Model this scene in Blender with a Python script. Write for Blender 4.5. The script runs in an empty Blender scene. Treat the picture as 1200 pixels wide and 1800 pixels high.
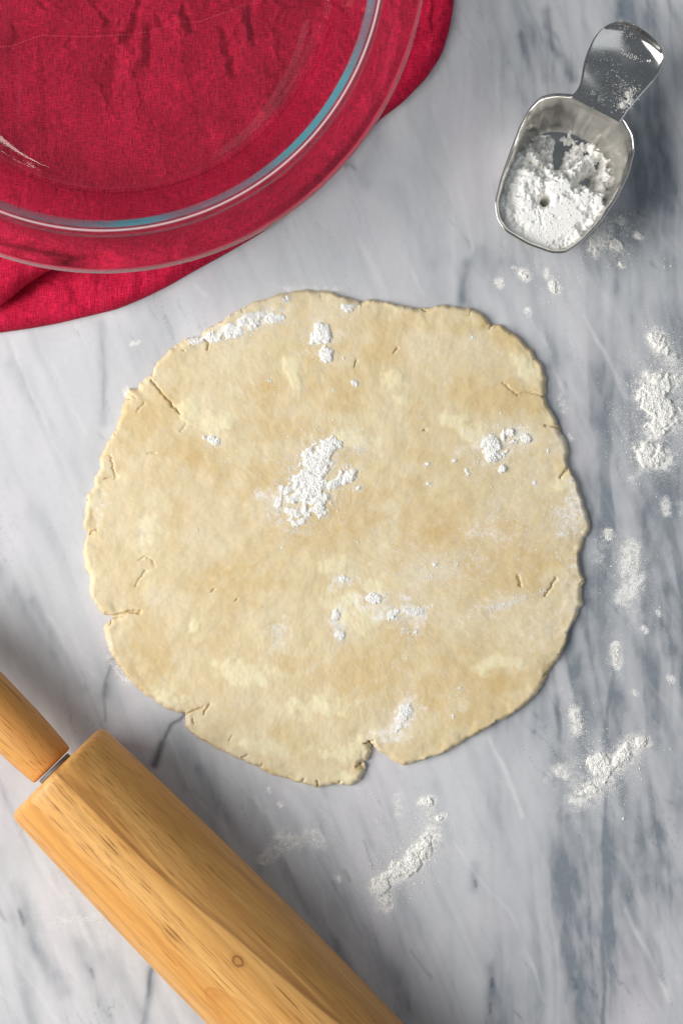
import bpy, bmesh, math, random
import numpy as np
from mathutils import Vector, Matrix

# ------------------------------------------------------------------ camera, world, light, exposure
S = bpy.context.scene
C = S.collection
H = 0.70                 # camera height over the marble (m)
PXM = 3800.0             # photograph pixels per metre on the marble
cam_d = bpy.data.cameras.new('camera')
cam = bpy.data.objects.new('camera', cam_d); C.objects.link(cam)
cam.location = (0, 0, H)
cam_d.sensor_fit = 'VERTICAL'; cam_d.sensor_height = 36.0; cam_d.sensor_width = 24.0
cam_d.lens = 36.0 * H / (1800.0 / PXM)
cam_d.clip_start = 0.02; cam_d.clip_end = 20
cam_d.dof.use_dof = True; cam_d.dof.focus_distance = H - 0.006; cam_d.dof.aperture_fstop = 8.0
S.camera = cam

W = bpy.data.worlds.new('World'); S.world = W; W.use_nodes = True
bg = W.node_tree.nodes['Background']
bg.inputs[0].default_value = (0.80, 0.90, 1.0, 1); bg.inputs[1].default_value = 0.17

def area(name, loc, target, sx, sy, power, col):
    d = bpy.data.lights.new(name, 'AREA'); d.shape = 'RECTANGLE'; d.size = sx; d.size_y = sy
    d.energy = power; d.color = col
    o = bpy.data.objects.new(name, d); C.objects.link(o); o.location = loc
    o.rotation_euler = (Vector(target) - Vector(loc)).to_track_quat('-Z', 'Y').to_euler()
    return o
area('window_light', (-1.05, -0.04, 0.86), (0.02, 0, 0), 1.05, 0.85, 27.0, (1.0, 0.975, 0.94))

area('added_fill_light', (1.15, -0.10, 1.50), (0.1, 0.05, 0), 1.4, 1.4, 4.2, (0.93, 0.97, 1.0))  # added overhead fill, also gives the scoop handle a pale reflection

S.view_settings.view_transform = 'Standard'; S.view_settings.look = 'None'
S.view_settings.exposure = 0.0; S.view_settings.gamma = 1.0
S.render.engine = 'CYCLES'
S.cycles.use_denoising = True
S.cycles.max_bounces = 14; S.cycles.diffuse_bounces = 7; S.cycles.transmission_bounces = 12; S.cycles.glossy_bounces = 6
S.cycles.caustics_reflective = True; S.cycles.caustics_refractive = True; S.cycles.blur_glossy = 0.6

# ------------------------------------------------------------------ helpers
def P(px, py, z=0.0):
    """Photograph pixel -> metres on the plane of height z."""
    k = (H - z) / H / PXM
    return ((px - 600.0) * k, (900.0 - py) * k)

def PA(a, z=0.0):
    a = np.asarray(a, float)
    k = (H - z) / H / PXM
    return np.stack([(a[..., 0] - 600.0) * k, (900.0 - a[..., 1]) * k], -1)

class Noise:
    def __init__(self, seed):
        r = np.random.RandomState(seed)
        a = r.rand(256, 256) * 2 * np.pi
        self.gx, self.gy = np.cos(a), np.sin(a)
    def __call__(self, x, y):
        xi = np.floor(x).astype(int); yi = np.floor(y).astype(int)
        xf = x - xi; yf = y - yi
        u = xf * xf * xf * (xf * (xf * 6 - 15) + 10); v = yf * yf * yf * (yf * (yf * 6 - 15) + 10)
        x0 = xi & 255; y0 = yi & 255; x1 = (xi + 1) & 255; y1 = (yi + 1) & 255
        g = lambda a, b, dx, dy: self.gx[a, b] * dx + self.gy[a, b] * dy
        n0 = g(x0, y0, xf, yf) * (1 - u) + g(x1, y0, xf - 1, yf) * u
        n1 = g(x0, y1, xf, yf - 1) * (1 - u) + g(x1, y1, xf - 1, yf - 1) * u
        return (n0 * (1 - v) + n1 * v) * 1.5
    def fbm(self, x, y, octv=4, gain=0.5):
        s = 0; a = 1.0
        for k in range(octv):
            s = s + a * self(x + 17.3 * k, y - 9.1 * k); x = x * 2.03; y = y * 2.03; a *= gain
        return s

N1, N2, N3, N4, N5 = (Noise(s) for s in (3, 11, 29, 47, 83))

def sstep(a, b, x):
    t = np.clip((x - a) / (b - a), 0, 1)
    return t * t * (3 - 2 * t)

def seg_dist(px, py, pts):
    """distance (same units) from points to a polyline"""
    best = np.full(px.shape, 1e9)
    for (ax, ay), (bx, by) in zip(pts[:-1], pts[1:]):
        dx, dy = bx - ax, by - ay
        L = dx * dx + dy * dy + 1e-12
        t = np.clip(((px - ax) * dx + (py - ay) * dy) / L, 0, 1)
        d = np.hypot(px - ax - t * dx, py - ay - t * dy)
        best = np.minimum(best, d)
    return best

def near_dist(P2, B, chunk=20000):
    """distance from each point to the nearest of a dense boundary"""
    out = np.empty(len(P2)); B = B.astype(np.float32); P2 = P2.astype(np.float32)
    b2 = (B ** 2).sum(1)
    for i in range(0, len(P2), chunk):
        q = P2[i:i + chunk]
        d = (q ** 2).sum(1)[:, None] + b2[None] - 2 * q @ B.T
        out[i:i + chunk] = np.sqrt(np.maximum(d.min(1), 0))
    return out

def resample(poly, n, closed=True):
    p = np.asarray(poly, float)
    if closed: p = np.vstack([p, p[:1]])
    d = np.r_[0, np.cumsum(np.hypot(*np.diff(p, axis=0).T))]
    t = np.linspace(0, d[-1], n, endpoint=not closed)
    return np.stack([np.interp(t, d, p[:, 0]), np.interp(t, d, p[:, 1])], 1)

def smooth_closed(p, it):
    for _ in range(it):
        p = 0.25 * np.roll(p, 1, 0) + 0.5 * p + 0.25 * np.roll(p, -1, 0)
    return p

def np_mesh(name, V, F, mat, parent=None, smooth=True, attrs=None):
    V = np.ascontiguousarray(V, np.float32)
    me = bpy.data.meshes.new(name)
    me.vertices.add(len(V)); me.vertices.foreach_set('co', V.ravel())
    if isinstance(F, tuple): fl = list(F)
    else: fl = [F]
    nl = sum(f.size for f in fl); nf = sum(len(f) for f in fl)
    me.loops.add(nl); me.polygons.add(nf)
    me.loops.foreach_set('vertex_index', np.concatenate([f.ravel() for f in fl]).astype(np.int32))
    sizes = np.concatenate([np.full(len(f), f.shape[1]) for f in fl])
    me.polygons.foreach_set('loop_start', np.r_[0, np.cumsum(sizes)[:-1]].astype(np.int32))
    if smooth: me.polygons.foreach_set('use_smooth', np.ones(nf, bool))
    if attrs:
        for an, a in attrs.items():
            at = me.attributes.new(an, 'FLOAT_COLOR', 'POINT')
            a4 = np.zeros((len(V), 4), np.float32); a4[:, 3] = 1; a4[:, :a.shape[1]] = a
            at.data.foreach_set('color', a4.ravel())
    me.update(calc_edges=True); me.validate()
    me.materials.append(mat)
    o = bpy.data.objects.new(name, me); C.objects.link(o)
    if parent: o.parent = parent
    return o

def polar_faces(nr, na):
    """faces of a centre fan + nr rings of na points; vertex 0 is the centre"""
    a = np.arange(na); b = (a + 1) % na
    tri = np.stack([np.zeros(na, int), 1 + a, 1 + b], 1)
    q = []
    for i in range(nr - 1):
        o = 1 + i * na; p = o + na
        q.append(np.stack([o + a, p + a, p + b, o + b], 1))
    return (tri, np.concatenate(q))

def grid_faces(nx, ny):
    i, j = np.meshgrid(np.arange(nx - 1), np.arange(ny - 1), indexing='ij')
    a = (i * ny + j).ravel()
    return np.stack([a, a + ny, a + ny + 1, a + 1], 1)

def lathe(name, prof, n, mat, parent=None, smooth=True):
    """closed or open profile [(r,z)] turned about local Z; r == 0 ends become poles"""
    V = []; rings = []
    ang = np.arange(n) * 2 * np.pi / n
    for r, z in prof:
        if r < 1e-9: rings.append((len(V), 1)); V.append((0, 0, z))
        else:
            rings.append((len(V), n)); V += [(r * math.cos(a), r * math.sin(a), z) for a in ang]
    Q, T = [], []
    a = np.arange(n); b = (a + 1) % n
    for (o, m), (p, k) in zip(rings[:-1], rings[1:]):
        if m == n and k == n: Q.append(np.stack([o + a, o + b, p + b, p + a], 1))
        elif m == 1 and k == n: T.append(np.stack([np.full(n, o), p + b, p + a], 1))
        elif k == 1 and m == n: T.append(np.stack([o + a, o + b, np.full(n, p)], 1))
    F = tuple(np.concatenate(x) for x in (T, Q) if x)
    return np_mesh(name, np.array(V), F, mat, parent, smooth)

def empty(name, loc=(0, 0, 0), rot=(0, 0, 0)):
    o = bpy.data.objects.new(name, None); C.objects.link(o)
    o.location = loc; o.rotation_euler = rot; o.empty_display_size = 0.02
    return o

def tag(o, label=None, cat=None, group=None, kind=None):
    if label: o['label'] = label
    if cat: o['category'] = cat
    if group: o['group'] = group
    if kind: o['kind'] = kind
    return o

class Mat:
    """a small node-tree builder round one Principled BSDF"""
    def __init__(s, name):
        s.m = bpy.data.materials.new(name); s.m.use_nodes = True
        s.t = s.m.node_tree; s.b = s.t.nodes['Principled BSDF']; s.out = s.t.nodes['Material Output']
    def n(s, typ, ins=None, **kw):
        x = s.t.nodes.new(typ)
        for k, v in kw.items(): setattr(x, k, v)
        for k, v in (ins or {}).items(): s.set(x, k, v)
        return x
    def set(s, node, key, v):
        i = node.inputs[key]
        if isinstance(v, bpy.types.NodeSocket): s.t.links.new(v, i)
        else: i.default_value = v
    def p(s, **kw):
        for k, v in kw.items(): s.set(s.b, k.replace('_', ' '), v)
    def math(s, op, a, b=0.0, clamp=False):
        x = s.n('ShaderNodeMath', {0: a, 1: b}, operation=op); x.use_clamp = clamp; return x.outputs[0]
    def mix(s, f, a, b, mode='MIX'):
        x = s.n('ShaderNodeMix', data_type='RGBA', blend_type=mode)
        s.set(x, 'Factor', f); s.set(x, 6, a); s.set(x, 7, b)
        return x.outputs[2]
    def noise(s, vec, scale, detail=3.0, rough=0.5, dist=0.0):
        return s.n('ShaderNodeTexNoise', {'Vector': vec, 'Scale': scale, 'Detail': detail, 'Roughness': rough, 'Distortion': dist}).outputs[0]
    def ramp(s, f, stops):
        x = s.n('ShaderNodeValToRGB', {0: f}); e = x.color_ramp.elements
        while len(e) < len(stops): e.new(0.5)
        for q, (pos, c) in zip(e, stops):
            q.position = pos; q.color = (c, c, c, 1) if isinstance(c, (int, float)) else (*c, 1)
        return x.outputs[0]
    def mapr(s, f, a, b, c=0.0, d=1.0):
        return s.n('ShaderNodeMapRange', {0: f, 1: a, 2: b, 3: c, 4: d}).outputs[0]
    def bump(s, h, strength, dist, normal=None):
        x = s.n('ShaderNodeBump', {'Height': h, 'Strength': strength, 'Distance': dist})
        if normal: s.set(x, 'Normal', normal)
        return x.outputs[0]
    def obj(s): return s.n('ShaderNodeTexCoord').outputs['Object']
    def scaled(s, vec, sc, rot=(0, 0, 0)):
        return s.n('ShaderNodeMapping', {'Vector': vec, 'Scale': sc, 'Rotation': rot}).outputs[0]
    def attr(s, name):
        a = s.n('ShaderNodeAttribute', attribute_name=name)
        q = s.n('ShaderNodeSeparateColor', {0: a.outputs['Color']})
        return q.outputs[0], q.outputs[1], q.outputs[2], a.outputs['Alpha']

# ------------------------------------------------------------------ materials
def mat_marble():
    m = Mat('grey_veined_marble'); co = m.obj()
    cool, dark, white, dust = m.attr('veins'); warm = m.attr('mauve')[0]
    fine = m.noise(co, 420, 4, 0.6)
    cloud = m.noise(m.scaled(co, (1, 0.35, 1), (0, 0, math.radians(20))), 38, 5, 0.6, 0.6)
    base = m.mix(m.mapr(cloud, 0.3, 0.7), (0.60, 0.607, 0.63, 1), (0.665, 0.668, 0.69, 1))
    base = m.mix(warm, base, (0.70, 0.66, 0.70, 1))
    base = m.mix(cool, base, (0.185, 0.215, 0.25, 1))
    base = m.mix(white, base, (0.86, 0.855, 0.87, 1))
    base = m.mix(dark, base, (0.045, 0.047, 0.065, 1))
    base = m.mix(m.mapr(fine, 0.3, 0.7, 0.0, 0.16), base, (0.42, 0.43, 0.47, 1))
    pw = m.math('MULTIPLY', m.mapr(m.math('ADD', m.noise(co, 2300, 3, 0.7), m.math('MULTIPLY', dust, 0.34)), 0.59, 0.68), m.mapr(dust, 0.01, 0.20))
    base = m.mix(m.math('MAXIMUM', m.math('MULTIPLY', pw, 0.92), m.math('MULTIPLY', dust, 0.08)), base, (0.96, 0.945, 0.91, 1))
    m.p(Base_Color=base, Roughness=m.mapr(cloud, 0.3, 0.7, 0.30, 0.42), IOR=1.45,
        Normal=m.bump(fine, 0.04, 0.0004))
    m.p(Specular_IOR_Level=0.32)
    return m.m

def mat_dough():
    m = Mat('pastry_dough'); co = m.obj()
    butter, gold, dust, dry = m.attr('tint')
    f1 = m.noise(co, 900, 4, 0.65); f2 = m.noise(co, 240, 4, 0.6); f3 = m.noise(co, 70, 4, 0.55)
    base = m.mix(m.mapr(f3, 0.32, 0.68), (0.705, 0.575, 0.345, 1), (0.775, 0.660, 0.445, 1))
    base = m.mix(gold, base, (0.68, 0.500, 0.235, 1))
    base = m.mix(butter, base, (0.87, 0.80, 0.535, 1))
    base = m.mix(m.mapr(f2, 0.50, 0.72, 0, 0.12), base, (0.86, 0.74, 0.55, 1))
    base = m.mix(m.mapr(f1, 0.62, 0.74, 0, 0.22), base, (0.66, 0.46, 0.23, 1))
    sp = m.math('MULTIPLY', m.mapr(m.math('ADD', m.noise(co, 2300, 3, 0.7), m.math('MULTIPLY', dust, 0.20)), 0.56, 0.67), dust)
    base = m.mix(sp, base, (0.93, 0.90, 0.86, 1))
    base = m.mix(m.math('MULTIPLY', dust, 0.12), base, (0.86, 0.77, 0.67, 1))
    h = m.math('ADD', m.math('MULTIPLY', f1, 0.5), f2)
    m.p(Base_Color=base, Roughness=0.62, Normal=m.bump(h, 0.09, 0.0004))
    m.p(Specular_IOR_Level=0.35, Subsurface_Weight=0.25, Subsurface_Radius=(1.0, 0.6, 0.3), Subsurface_Scale=0.0016)
    return m.m

def mat_flour(name='white_flour'):
    m = Mat(name); co = m.obj()
    f = m.noise(co, 1400, 4, 0.7); g = m.noise(co, 300, 3, 0.6)
    col = m.mix(m.mapr(g, 0.35, 0.65), (0.955, 0.94, 0.90, 1), (0.98, 0.972, 0.945, 1)); nb = m.bump(f, 0.25, 0.0003)
    m.p(Base_Color=col, Roughness=0.9, Normal=nb)
    m.p(Specular_IOR_Level=0.0)
    return m.m

def mat_linen():
    m = Mat('red_linen'); co = m.obj()
    wx = m.noise(m.scaled(co, (2600, 260, 1), (0, 0, math.radians(4))), 1, 2, 0.5)
    wy = m.noise(m.scaled(co, (260, 2600, 1), (0, 0, math.radians(4))), 1, 2, 0.5)
    slub = m.noise(m.scaled(co, (620, 14, 1), (0, 0, math.radians(6))), 1, 3, 0.6)
    blot = m.noise(co, 55, 4, 0.6); gr = m.noise(co, 1700, 2, 0.6)
    weave = m.math('ADD', wx, wy)
    base = m.mix(m.mapr(weave, 0.74, 1.26), (0.32, 0.005, 0.026, 1), (0.98, 0.020, 0.090, 1))
    base = m.mix(m.mapr(slub, 0.52, 0.72, 0, 0.6), base, (0.64, 0.035, 0.095, 1))
    base = m.mix(m.mapr(blot, 0.36, 0.62, 0.36, 0.0), base, (0.26, 0.004, 0.018, 1))
    base = m.mix(m.mapr(gr, 0.64, 0.78, 0, 0.28), base, (0.78, 0.20, 0.25, 1))
    m.p(Base_Color=base, Roughness=0.85, Normal=m.bump(m.math('ADD', weave, slub), 0.55, 0.0007))
    m.p(Specular_IOR_Level=0.12, Sheen_Weight=0.12, Sheen_Roughness=0.4, Sheen_Tint=(1.0, 0.25, 0.35, 1))
    return m.m

def mat_thread():
    m = Mat('red_thread'); f = m.noise(m.obj(), 900, 2)
    m.p(Base_Color=m.mix(f, (0.75, 0.04, 0.10, 1), (0.92, 0.15, 0.20, 1)), Roughness=0.8)
    return m.m

def mat_glass():
    m = Mat('clear_oven_glass')
    f = m.noise(m.obj(), 26, 2)
    m.p(Base_Color=(1, 1, 1, 1), Roughness=0.0, IOR=1.42, Transmission_Weight=1.0,
        Normal=m.bump(f, 0.03, 0.002))
    # thick glass where the wall turns into the rim shows its blue-green body colour
    q = m.n('ShaderNodeSeparateXYZ', {0: m.obj()})
    r = m.math('SQRT', m.math('ADD', m.math('POWER', m.math('ABSOLUTE', q.outputs[0]), 2.0), m.math('POWER', m.math('ABSOLUTE', q.outputs[1]), 2.0)))
    band = m.math('MULTIPLY', m.mapr(r, 0.1158, 0.1166), m.mapr(r, 0.1202, 0.1196))
    band = m.math('MULTIPLY', band, m.mapr(q.outputs[2], 0.034, 0.035))
    var = m.mapr(m.noise(m.scaled(m.obj(), (16, 16, 1)), 1, 2), 0.40, 0.58, 0.40, 0.85)
    d = m.n('ShaderNodeBsdfPrincipled', {'Base Color': (0.045, 0.29, 0.35, 1), 'Roughness': 0.15})
    x = m.n('ShaderNodeMixShader', {0: m.math('MULTIPLY', band, var), 1: m.b.outputs[0], 2: d.outputs[0]})
    # bright highlight lines along the two lips, painted in as a whitish mix
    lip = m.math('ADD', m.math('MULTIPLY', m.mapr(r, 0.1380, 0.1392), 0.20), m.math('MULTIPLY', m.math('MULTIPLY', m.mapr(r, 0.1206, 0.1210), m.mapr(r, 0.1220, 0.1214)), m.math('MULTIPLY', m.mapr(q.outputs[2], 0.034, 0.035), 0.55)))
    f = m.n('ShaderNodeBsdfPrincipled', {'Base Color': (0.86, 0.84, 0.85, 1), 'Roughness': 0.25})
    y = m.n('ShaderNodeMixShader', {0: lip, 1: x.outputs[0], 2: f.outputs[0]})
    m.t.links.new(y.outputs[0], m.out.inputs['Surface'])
    return m.m

def mat_steel():
    m = Mat('brushed_stainless_steel'); co = m.obj()
    br = m.noise(m.scaled(co, (240, 2600, 900), (0, 0, math.radians(-26))), 1, 3, 0.6)
    sm = m.noise(co, 130, 4, 0.6)
    m.p(Base_Color=m.mix(m.mapr(sm, 0.35, 0.7), (0.58, 0.565, 0.54, 1), (0.68, 0.665, 0.64, 1)), Metallic=1.0,
        Roughness=m.mapr(sm, 0.3, 0.75, 0.09, 0.24), Normal=m.bump(br, 0.05, 0.0003))
    return m.m

def mat_etch():
    m = Mat('etched_steel')
    f = m.noise(m.obj(), 2000, 2)
    m.p(Base_Color=m.mix(f, (0.62, 0.61, 0.58, 1), (0.78, 0.77, 0.74, 1)), Metallic=0.6, Roughness=0.75)
    return m.m

def mat_wood(name, handle=False):
    """axis of the turned piece is local Z"""
    m = Mat(name); co = m.obj()
    wob = m.n('ShaderNodeTexNoise', {'Vector': m.scaled(co, (22, 22, 5)), 'Scale': 1.0, 'Detail': 3.0}).outputs['Color']
    sub = m.n('ShaderNodeVectorMath', {0: wob, 1: (0.5, 0.5, 0.5)}, operation='SUBTRACT').outputs[0]
    sc = m.n('ShaderNodeVectorMath', {0: sub, 'Scale': 0.018}, operation='SCALE').outputs[0]
    v = m.n('ShaderNodeVectorMath', {0: co, 1: sc}, operation='ADD').outputs[0]
    tilt = m.n('ShaderNodeMapping', {'Vector': v, 'Rotation': (math.radians(3.2), math.radians(-2.0), 0),
                                     'Location': (0.026, -0.044, 0.0) if not handle else (0.03, 0.02, 0)}).outputs[0]
    xyz = m.n('ShaderNodeSeparateXYZ', {0: tilt})
    r = m.math('SQRT', m.math('ADD', m.math('POWER', xyz.outputs[0], 2.0), m.math('POWER', xyz.outputs[1], 2.0)))
    ring = m.math('FRACT', m.math('MULTIPLY', r, 150.0))
    ringc = m.ramp(ring, [(0.0, 0.0), (0.55, 0.25), (0.86, 1.0), (1.0, 0.0)])
    big = m.noise(m.scaled(v, (60, 60, 4)), 1, 3, 0.6)
    fib = m.noise(m.scaled(co, (1900, 1900, 16)), 1, 4, 0.65)
    pore = m.noise(m.scaled(co, (2000, 2000, 40)), 1, 2, 0.5)
    big2 = m.noise(m.scaled(co, (120, 120, 12)), 1, 2, 0.5)
    porem = m.math('MULTIPLY', m.mapr(pore, 0.57, 0.66, 0.0, 0.85), m.mapr(big2, 0.36, 0.60, 0.12, 1.0))
    base = m.mix(m.mapr(big, 0.33, 0.66), (0.74, 0.345, 0.083, 1) if not handle else (0.60, 0.26, 0.060, 1), (0.84, 0.475, 0.152, 1) if not handle else (0.70, 0.36, 0.10, 1))
    base = m.mix(m.math('MULTIPLY', ringc, 0.42), base, (0.43, 0.185, 0.042, 1))
    base = m.mix(m.mapr(fib, 0.38, 0.70, 0.0, 0.55), base, (0.50, 0.235, 0.062, 1))
    base = m.mix(porem, base, (0.23, 0.085, 0.020, 1))
    if not handle:
        # the darker heartwood strake along one side, an arched grain figure and a small knot, all growing in the wood
        q = m.n('ShaderNodeSeparateXYZ', {0: v}); qc = m.n('ShaderNodeSeparateXYZ', {0: co})
        edge = m.math('SUBTRACT', m.math('MULTIPLY', q.outputs[1], -1.0), m.math('MULTIPLY', q.outputs[2], 0.061))
        line = m.math('MULTIPLY', m.mapr(edge, 0.0071, 0.0077), m.mapr(edge, 0.0098, 0.0079))
        strake = m.math('MULTIPLY', m.mapr(edge, 0.0070, 0.0082), m.mapr(edge, 0.019, 0.008, 0.35, 1.0))
        stripe = m.mapr(m.noise(m.scaled(v, (700, 700, 5)), 1, 4, 0.65), 0.4, 0.62)
        base = m.mix(m.math('MULTIPLY', strake, m.math('ADD', m.math('MULTIPLY', stripe, 0.55), 0.20)), base, (0.33, 0.145, 0.036, 1))
        base = m.mix(m.math('MULTIPLY', line, 0.5), base, (0.20, 0.075, 0.018, 1))
        dy = m.math('SUBTRACT', q.outputs[1], 0.0135)
        pz = m.math('SUBTRACT', m.math('SUBTRACT', q.outputs[2], 0.112), m.math('MULTIPLY', m.math('MULTIPLY', dy, dy), 200.0))
        arch = m.ramp(m.math('MULTIPLY', pz, 40.0, True), [(0.0, 0.0), (0.02, 0.75), (0.12, 0.2), (0.2, 0.45), (0.34, 0.1), (1.0, 0.0)])
        base = m.mix(m.math('MULTIPLY', arch, 0.75), base, (0.52, 0.19, 0.040, 1))
        kd = m.math('SQRT', m.math('ADD', m.math('POWER', m.math('ABSOLUTE', m.math('ADD', qc.outputs[1], 0.0052)), 2.0), m.math('POWER', m.math('ABSOLUTE', m.math('MULTIPLY', m.math('SUBTRACT', qc.outputs[2], 0.112), 0.72)), 2.0)))
        kd = m.math('ADD', kd, m.math('MULTIPLY', m.math('SUBTRACT', fib, 0.5), 0.0016))
        kn = m.ramp(m.math('MULTIPLY', kd, 260.0, True), [(0.0, 0.35), (0.25, 0.15), (0.45, 0.9), (0.62, 0.15), (1.0, 0.0)])
        kn = m.math('MULTIPLY', kn, m.math('GREATER_THAN', qc.outputs[0], 0.0))
        base = m.mix(kn, base, (0.22, 0.075, 0.016, 1))
    m.p(Base_Color=base, Roughness=m.mapr(fib, 0.3, 0.8, 0.36, 0.52), Normal=m.bump(m.math('SUBTRACT', fib, porem), 0.10, 0.0004))
    m.p(Specular_IOR_Level=0.38)
    return m.m

def mat_nylon():
    m = Mat('grey_washer'); f = m.noise(m.obj(), 300, 3)
    m.p(Base_Color=m.mix(f, (0.15, 0.155, 0.165, 1), (0.21, 0.215, 0.225, 1)), Roughness=0.4)
    return m.m

M_MARBLE, M_DOUGH, M_FLOUR, M_LINEN, M_THREAD = mat_marble(), mat_dough(), mat_flour(), mat_linen(), mat_thread()
M_GLASS, M_STEEL, M_ETCH = mat_glass(), mat_steel(), mat_etch()
M_BARREL, M_HANDLE, M_WASHER = mat_wood('rolling_pin_beech'), mat_wood('handle_beech', True), mat_nylon()

# ------------------------------------------------------------------ the marble worktop
def strokes(X, Y, lst, warp=5.0, lo_=0.15):
    """X,Y in photograph pixels on the marble plane; lst of (points, half width, strength)"""
    wx = X + warp * N2.fbm(X / 55.0, Y / 90.0, 3); wy = Y + warp * N3.fbm(X / 55.0, Y / 90.0, 3)
    brk = 0.62 + 0.55 * N4.fbm(X / 60.0, Y / 60.0, 3)
    out = np.zeros_like(X)
    for pts, w, s in lst:
        pts = np.asarray(pts, float)
        lo = pts.min(0) - 4 * w - 25; hi = pts.max(0) + 4 * w + 25
        k = np.nonzero((X > lo[0]) & (X < hi[0]) & (Y > lo[1]) & (Y < hi[1]))[0]
        if len(k) == 0: continue
        d = seg_dist(wx[k], wy[k], pts)
        # fade towards the ends
        out[k] = np.maximum(out[k], s * np.exp(-(d / w) ** 2) * np.clip(brk[k], lo_, 1.15))
    return out

COOL = [  # soft blue-grey bands
    ([(1088, 380), (1078, 600), (1068, 760), (1064, 900), (1058, 1010)], 13, .62),
    ([(1090, 420), (1080, 640), (1060, 1010), (1072, 1180)], 40, .30),
    ([(1200, 540), (1190, 720), (1185, 900)], 30, .30), ([(1180, 330), (1210, 520)], 40, .22),
    ([(980, 1230), (984, 1440), (992, 1580), (1012, 1740), (1020, 1810)], 16, .46),
    ([(1040, 1000), (1030, 1240), (1010, 1400), (1010, 1520)], 46, .48),
    ([(1080, 1130), (1069, 1250), (1064, 1400), (1062, 1600), (1058, 1810)], 7, .70),
    ([(1080, 1180), (1080, 1400), (1064, 1640), (1040, 1800)], 36, .40),
    ([(1085, 1180), (1130, 1340), (1165, 1500), (1210, 1600)], 15, .46),
    ([(1120, 1150), (1170, 1300), (1215, 1450)], 36, .46), ([(1160, 1050), (1210, 1220)], 26, .34),
    ([(1100, 1400), (1150, 1540), (1210, 1570)], 46, .50), ([(1000, 1260), (1010, 1420), (1020, 1560)], 30, .40), ([(1030, 1600), (1030, 1800)], 26, .30),
    ([(940, 1010), (985, 1120)], 20, .12), ([(1125, 880), (1140, 1100)], 22, .25),
    ([(912, 60), (928, 110), (940, 160), (955, 230)], 9, .38), ([(955, 20), (970, 75), (990, 110), (1006, 140)], 10, .60),
    ([(935, 60), (975, 150)], 26, .24), ([(1088, -20), (1092, 30)], 10, .5), ([(1100, 40), (1190, 20)], 24, .2),
    ([(862, 0), (890, 90), (900, 160)], 20, .16), ([(820, 460), (812, 530)], 10, .36), ([(850, 440), (900, 560), (930, 640)], 14, .22),
    ([(930, 500), (975, 640)], 18, .26), ([(880, 460), (960, 500)], 14, .16),
    ([(182, 570), (180, 650), (184, 745)], 8, .28), ([(60, 900), (130, 1000)], 20, .14), ([(20, 640), (120, 800), (150, 860)], 14, .16),
    ([(0, 1000), (60, 1100), (120, 1190)], 16, .26), ([(60, 1060), (150, 1210)], 12, .30), ([(195, 1160), (186, 1225)], 16, .34),
    ([(600, 275), (640, 320)], 14, .30), ([(560, 330), (640, 300), (660, 240)], 16, .20), ([(700, 330), (760, 460)], 16, .12),
    ([(30, 1560), (60, 1650), (110, 1740)], 15, .40), ([(0, 1500), (60, 1800)], 14, .18), ([(140, 1660), (190, 1790)], 16, .28),
    ([(270, 1690), (252, 1800)], 9, .55), ([(190, 1680), (250, 1790)], 16, .26), ([(90, 1500), (130, 1600)], 14, .14),
    ([(430, 1390), (520, 1560), (640, 1740)], 10, .28), ([(480, 1390), (600, 1600)], 14, .20), ([(560, 1500), (680, 1700), (740, 1800)], 14, .20),
    ([(350, 1350), (460, 1530)], 12, .24), ([(620, 1420), (740, 1640)], 10, .16), ([(862, 1690), (864, 1800)], 9, .42), ([(834, 1520), (836, 1560)], 9, .42),
    ([(760, 1380), (790, 1480)], 10, .16), ([(300, 1280), (330, 1340)], 16, .25), ([(1005, 1700), (1012, 1740)], 9, .5),
]
DARK = [
    ([(197, 1152), (187, 1200), (186, 1228), (186, 1268)], 2.6, .55), ([(188, 1205), (187, 1224)], 4.5, .75),
    ([(328, 1254), (300, 1276), (290, 1308), (272, 1342)], 3.6, .95), ([(288, 1310), (271, 1344)], 7, 1.1), ([(322, 1256), (332, 1262)], 5, .7),
    ([(596, 262), (606, 290)], 5, .8), ([(600, 280), (624, 296)], 4, .55), ([(836, 1548), (838, 1556)], 2.6, .8), ([(34, 1600), (42, 1625)], 3.5, .5),
    ([(862, 1722), (863, 1735)], 2.5, .8), ([(863, 1765), (864, 1780)], 2.5, .7), ([(1006, 1722), (1011, 1735)], 4, .6), ([(724, 1670), (760, 1720)], 2, .4),
    ([(640, 1480), (656, 1525)], 2.2, .5), ([(560, 1508), (640, 1650)], 2, .35), ([(160, 1706), (164, 1716)], 4, .5), ([(268, 1700), (258, 1750)], 3.2, .45),
    ([(966, 70), (984, 100)], 4, .35), ([(1090, 10), (1092, 24)], 5, .45), ([(420, 1530), (470, 1600)], 2, .25), ([(606, 1530), (615, 1550)], 3, .4), ([(1060, 640), (1066, 720)], 3, .3), ([(180, 600), (182, 720)], 2.4, .22),
]
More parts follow.
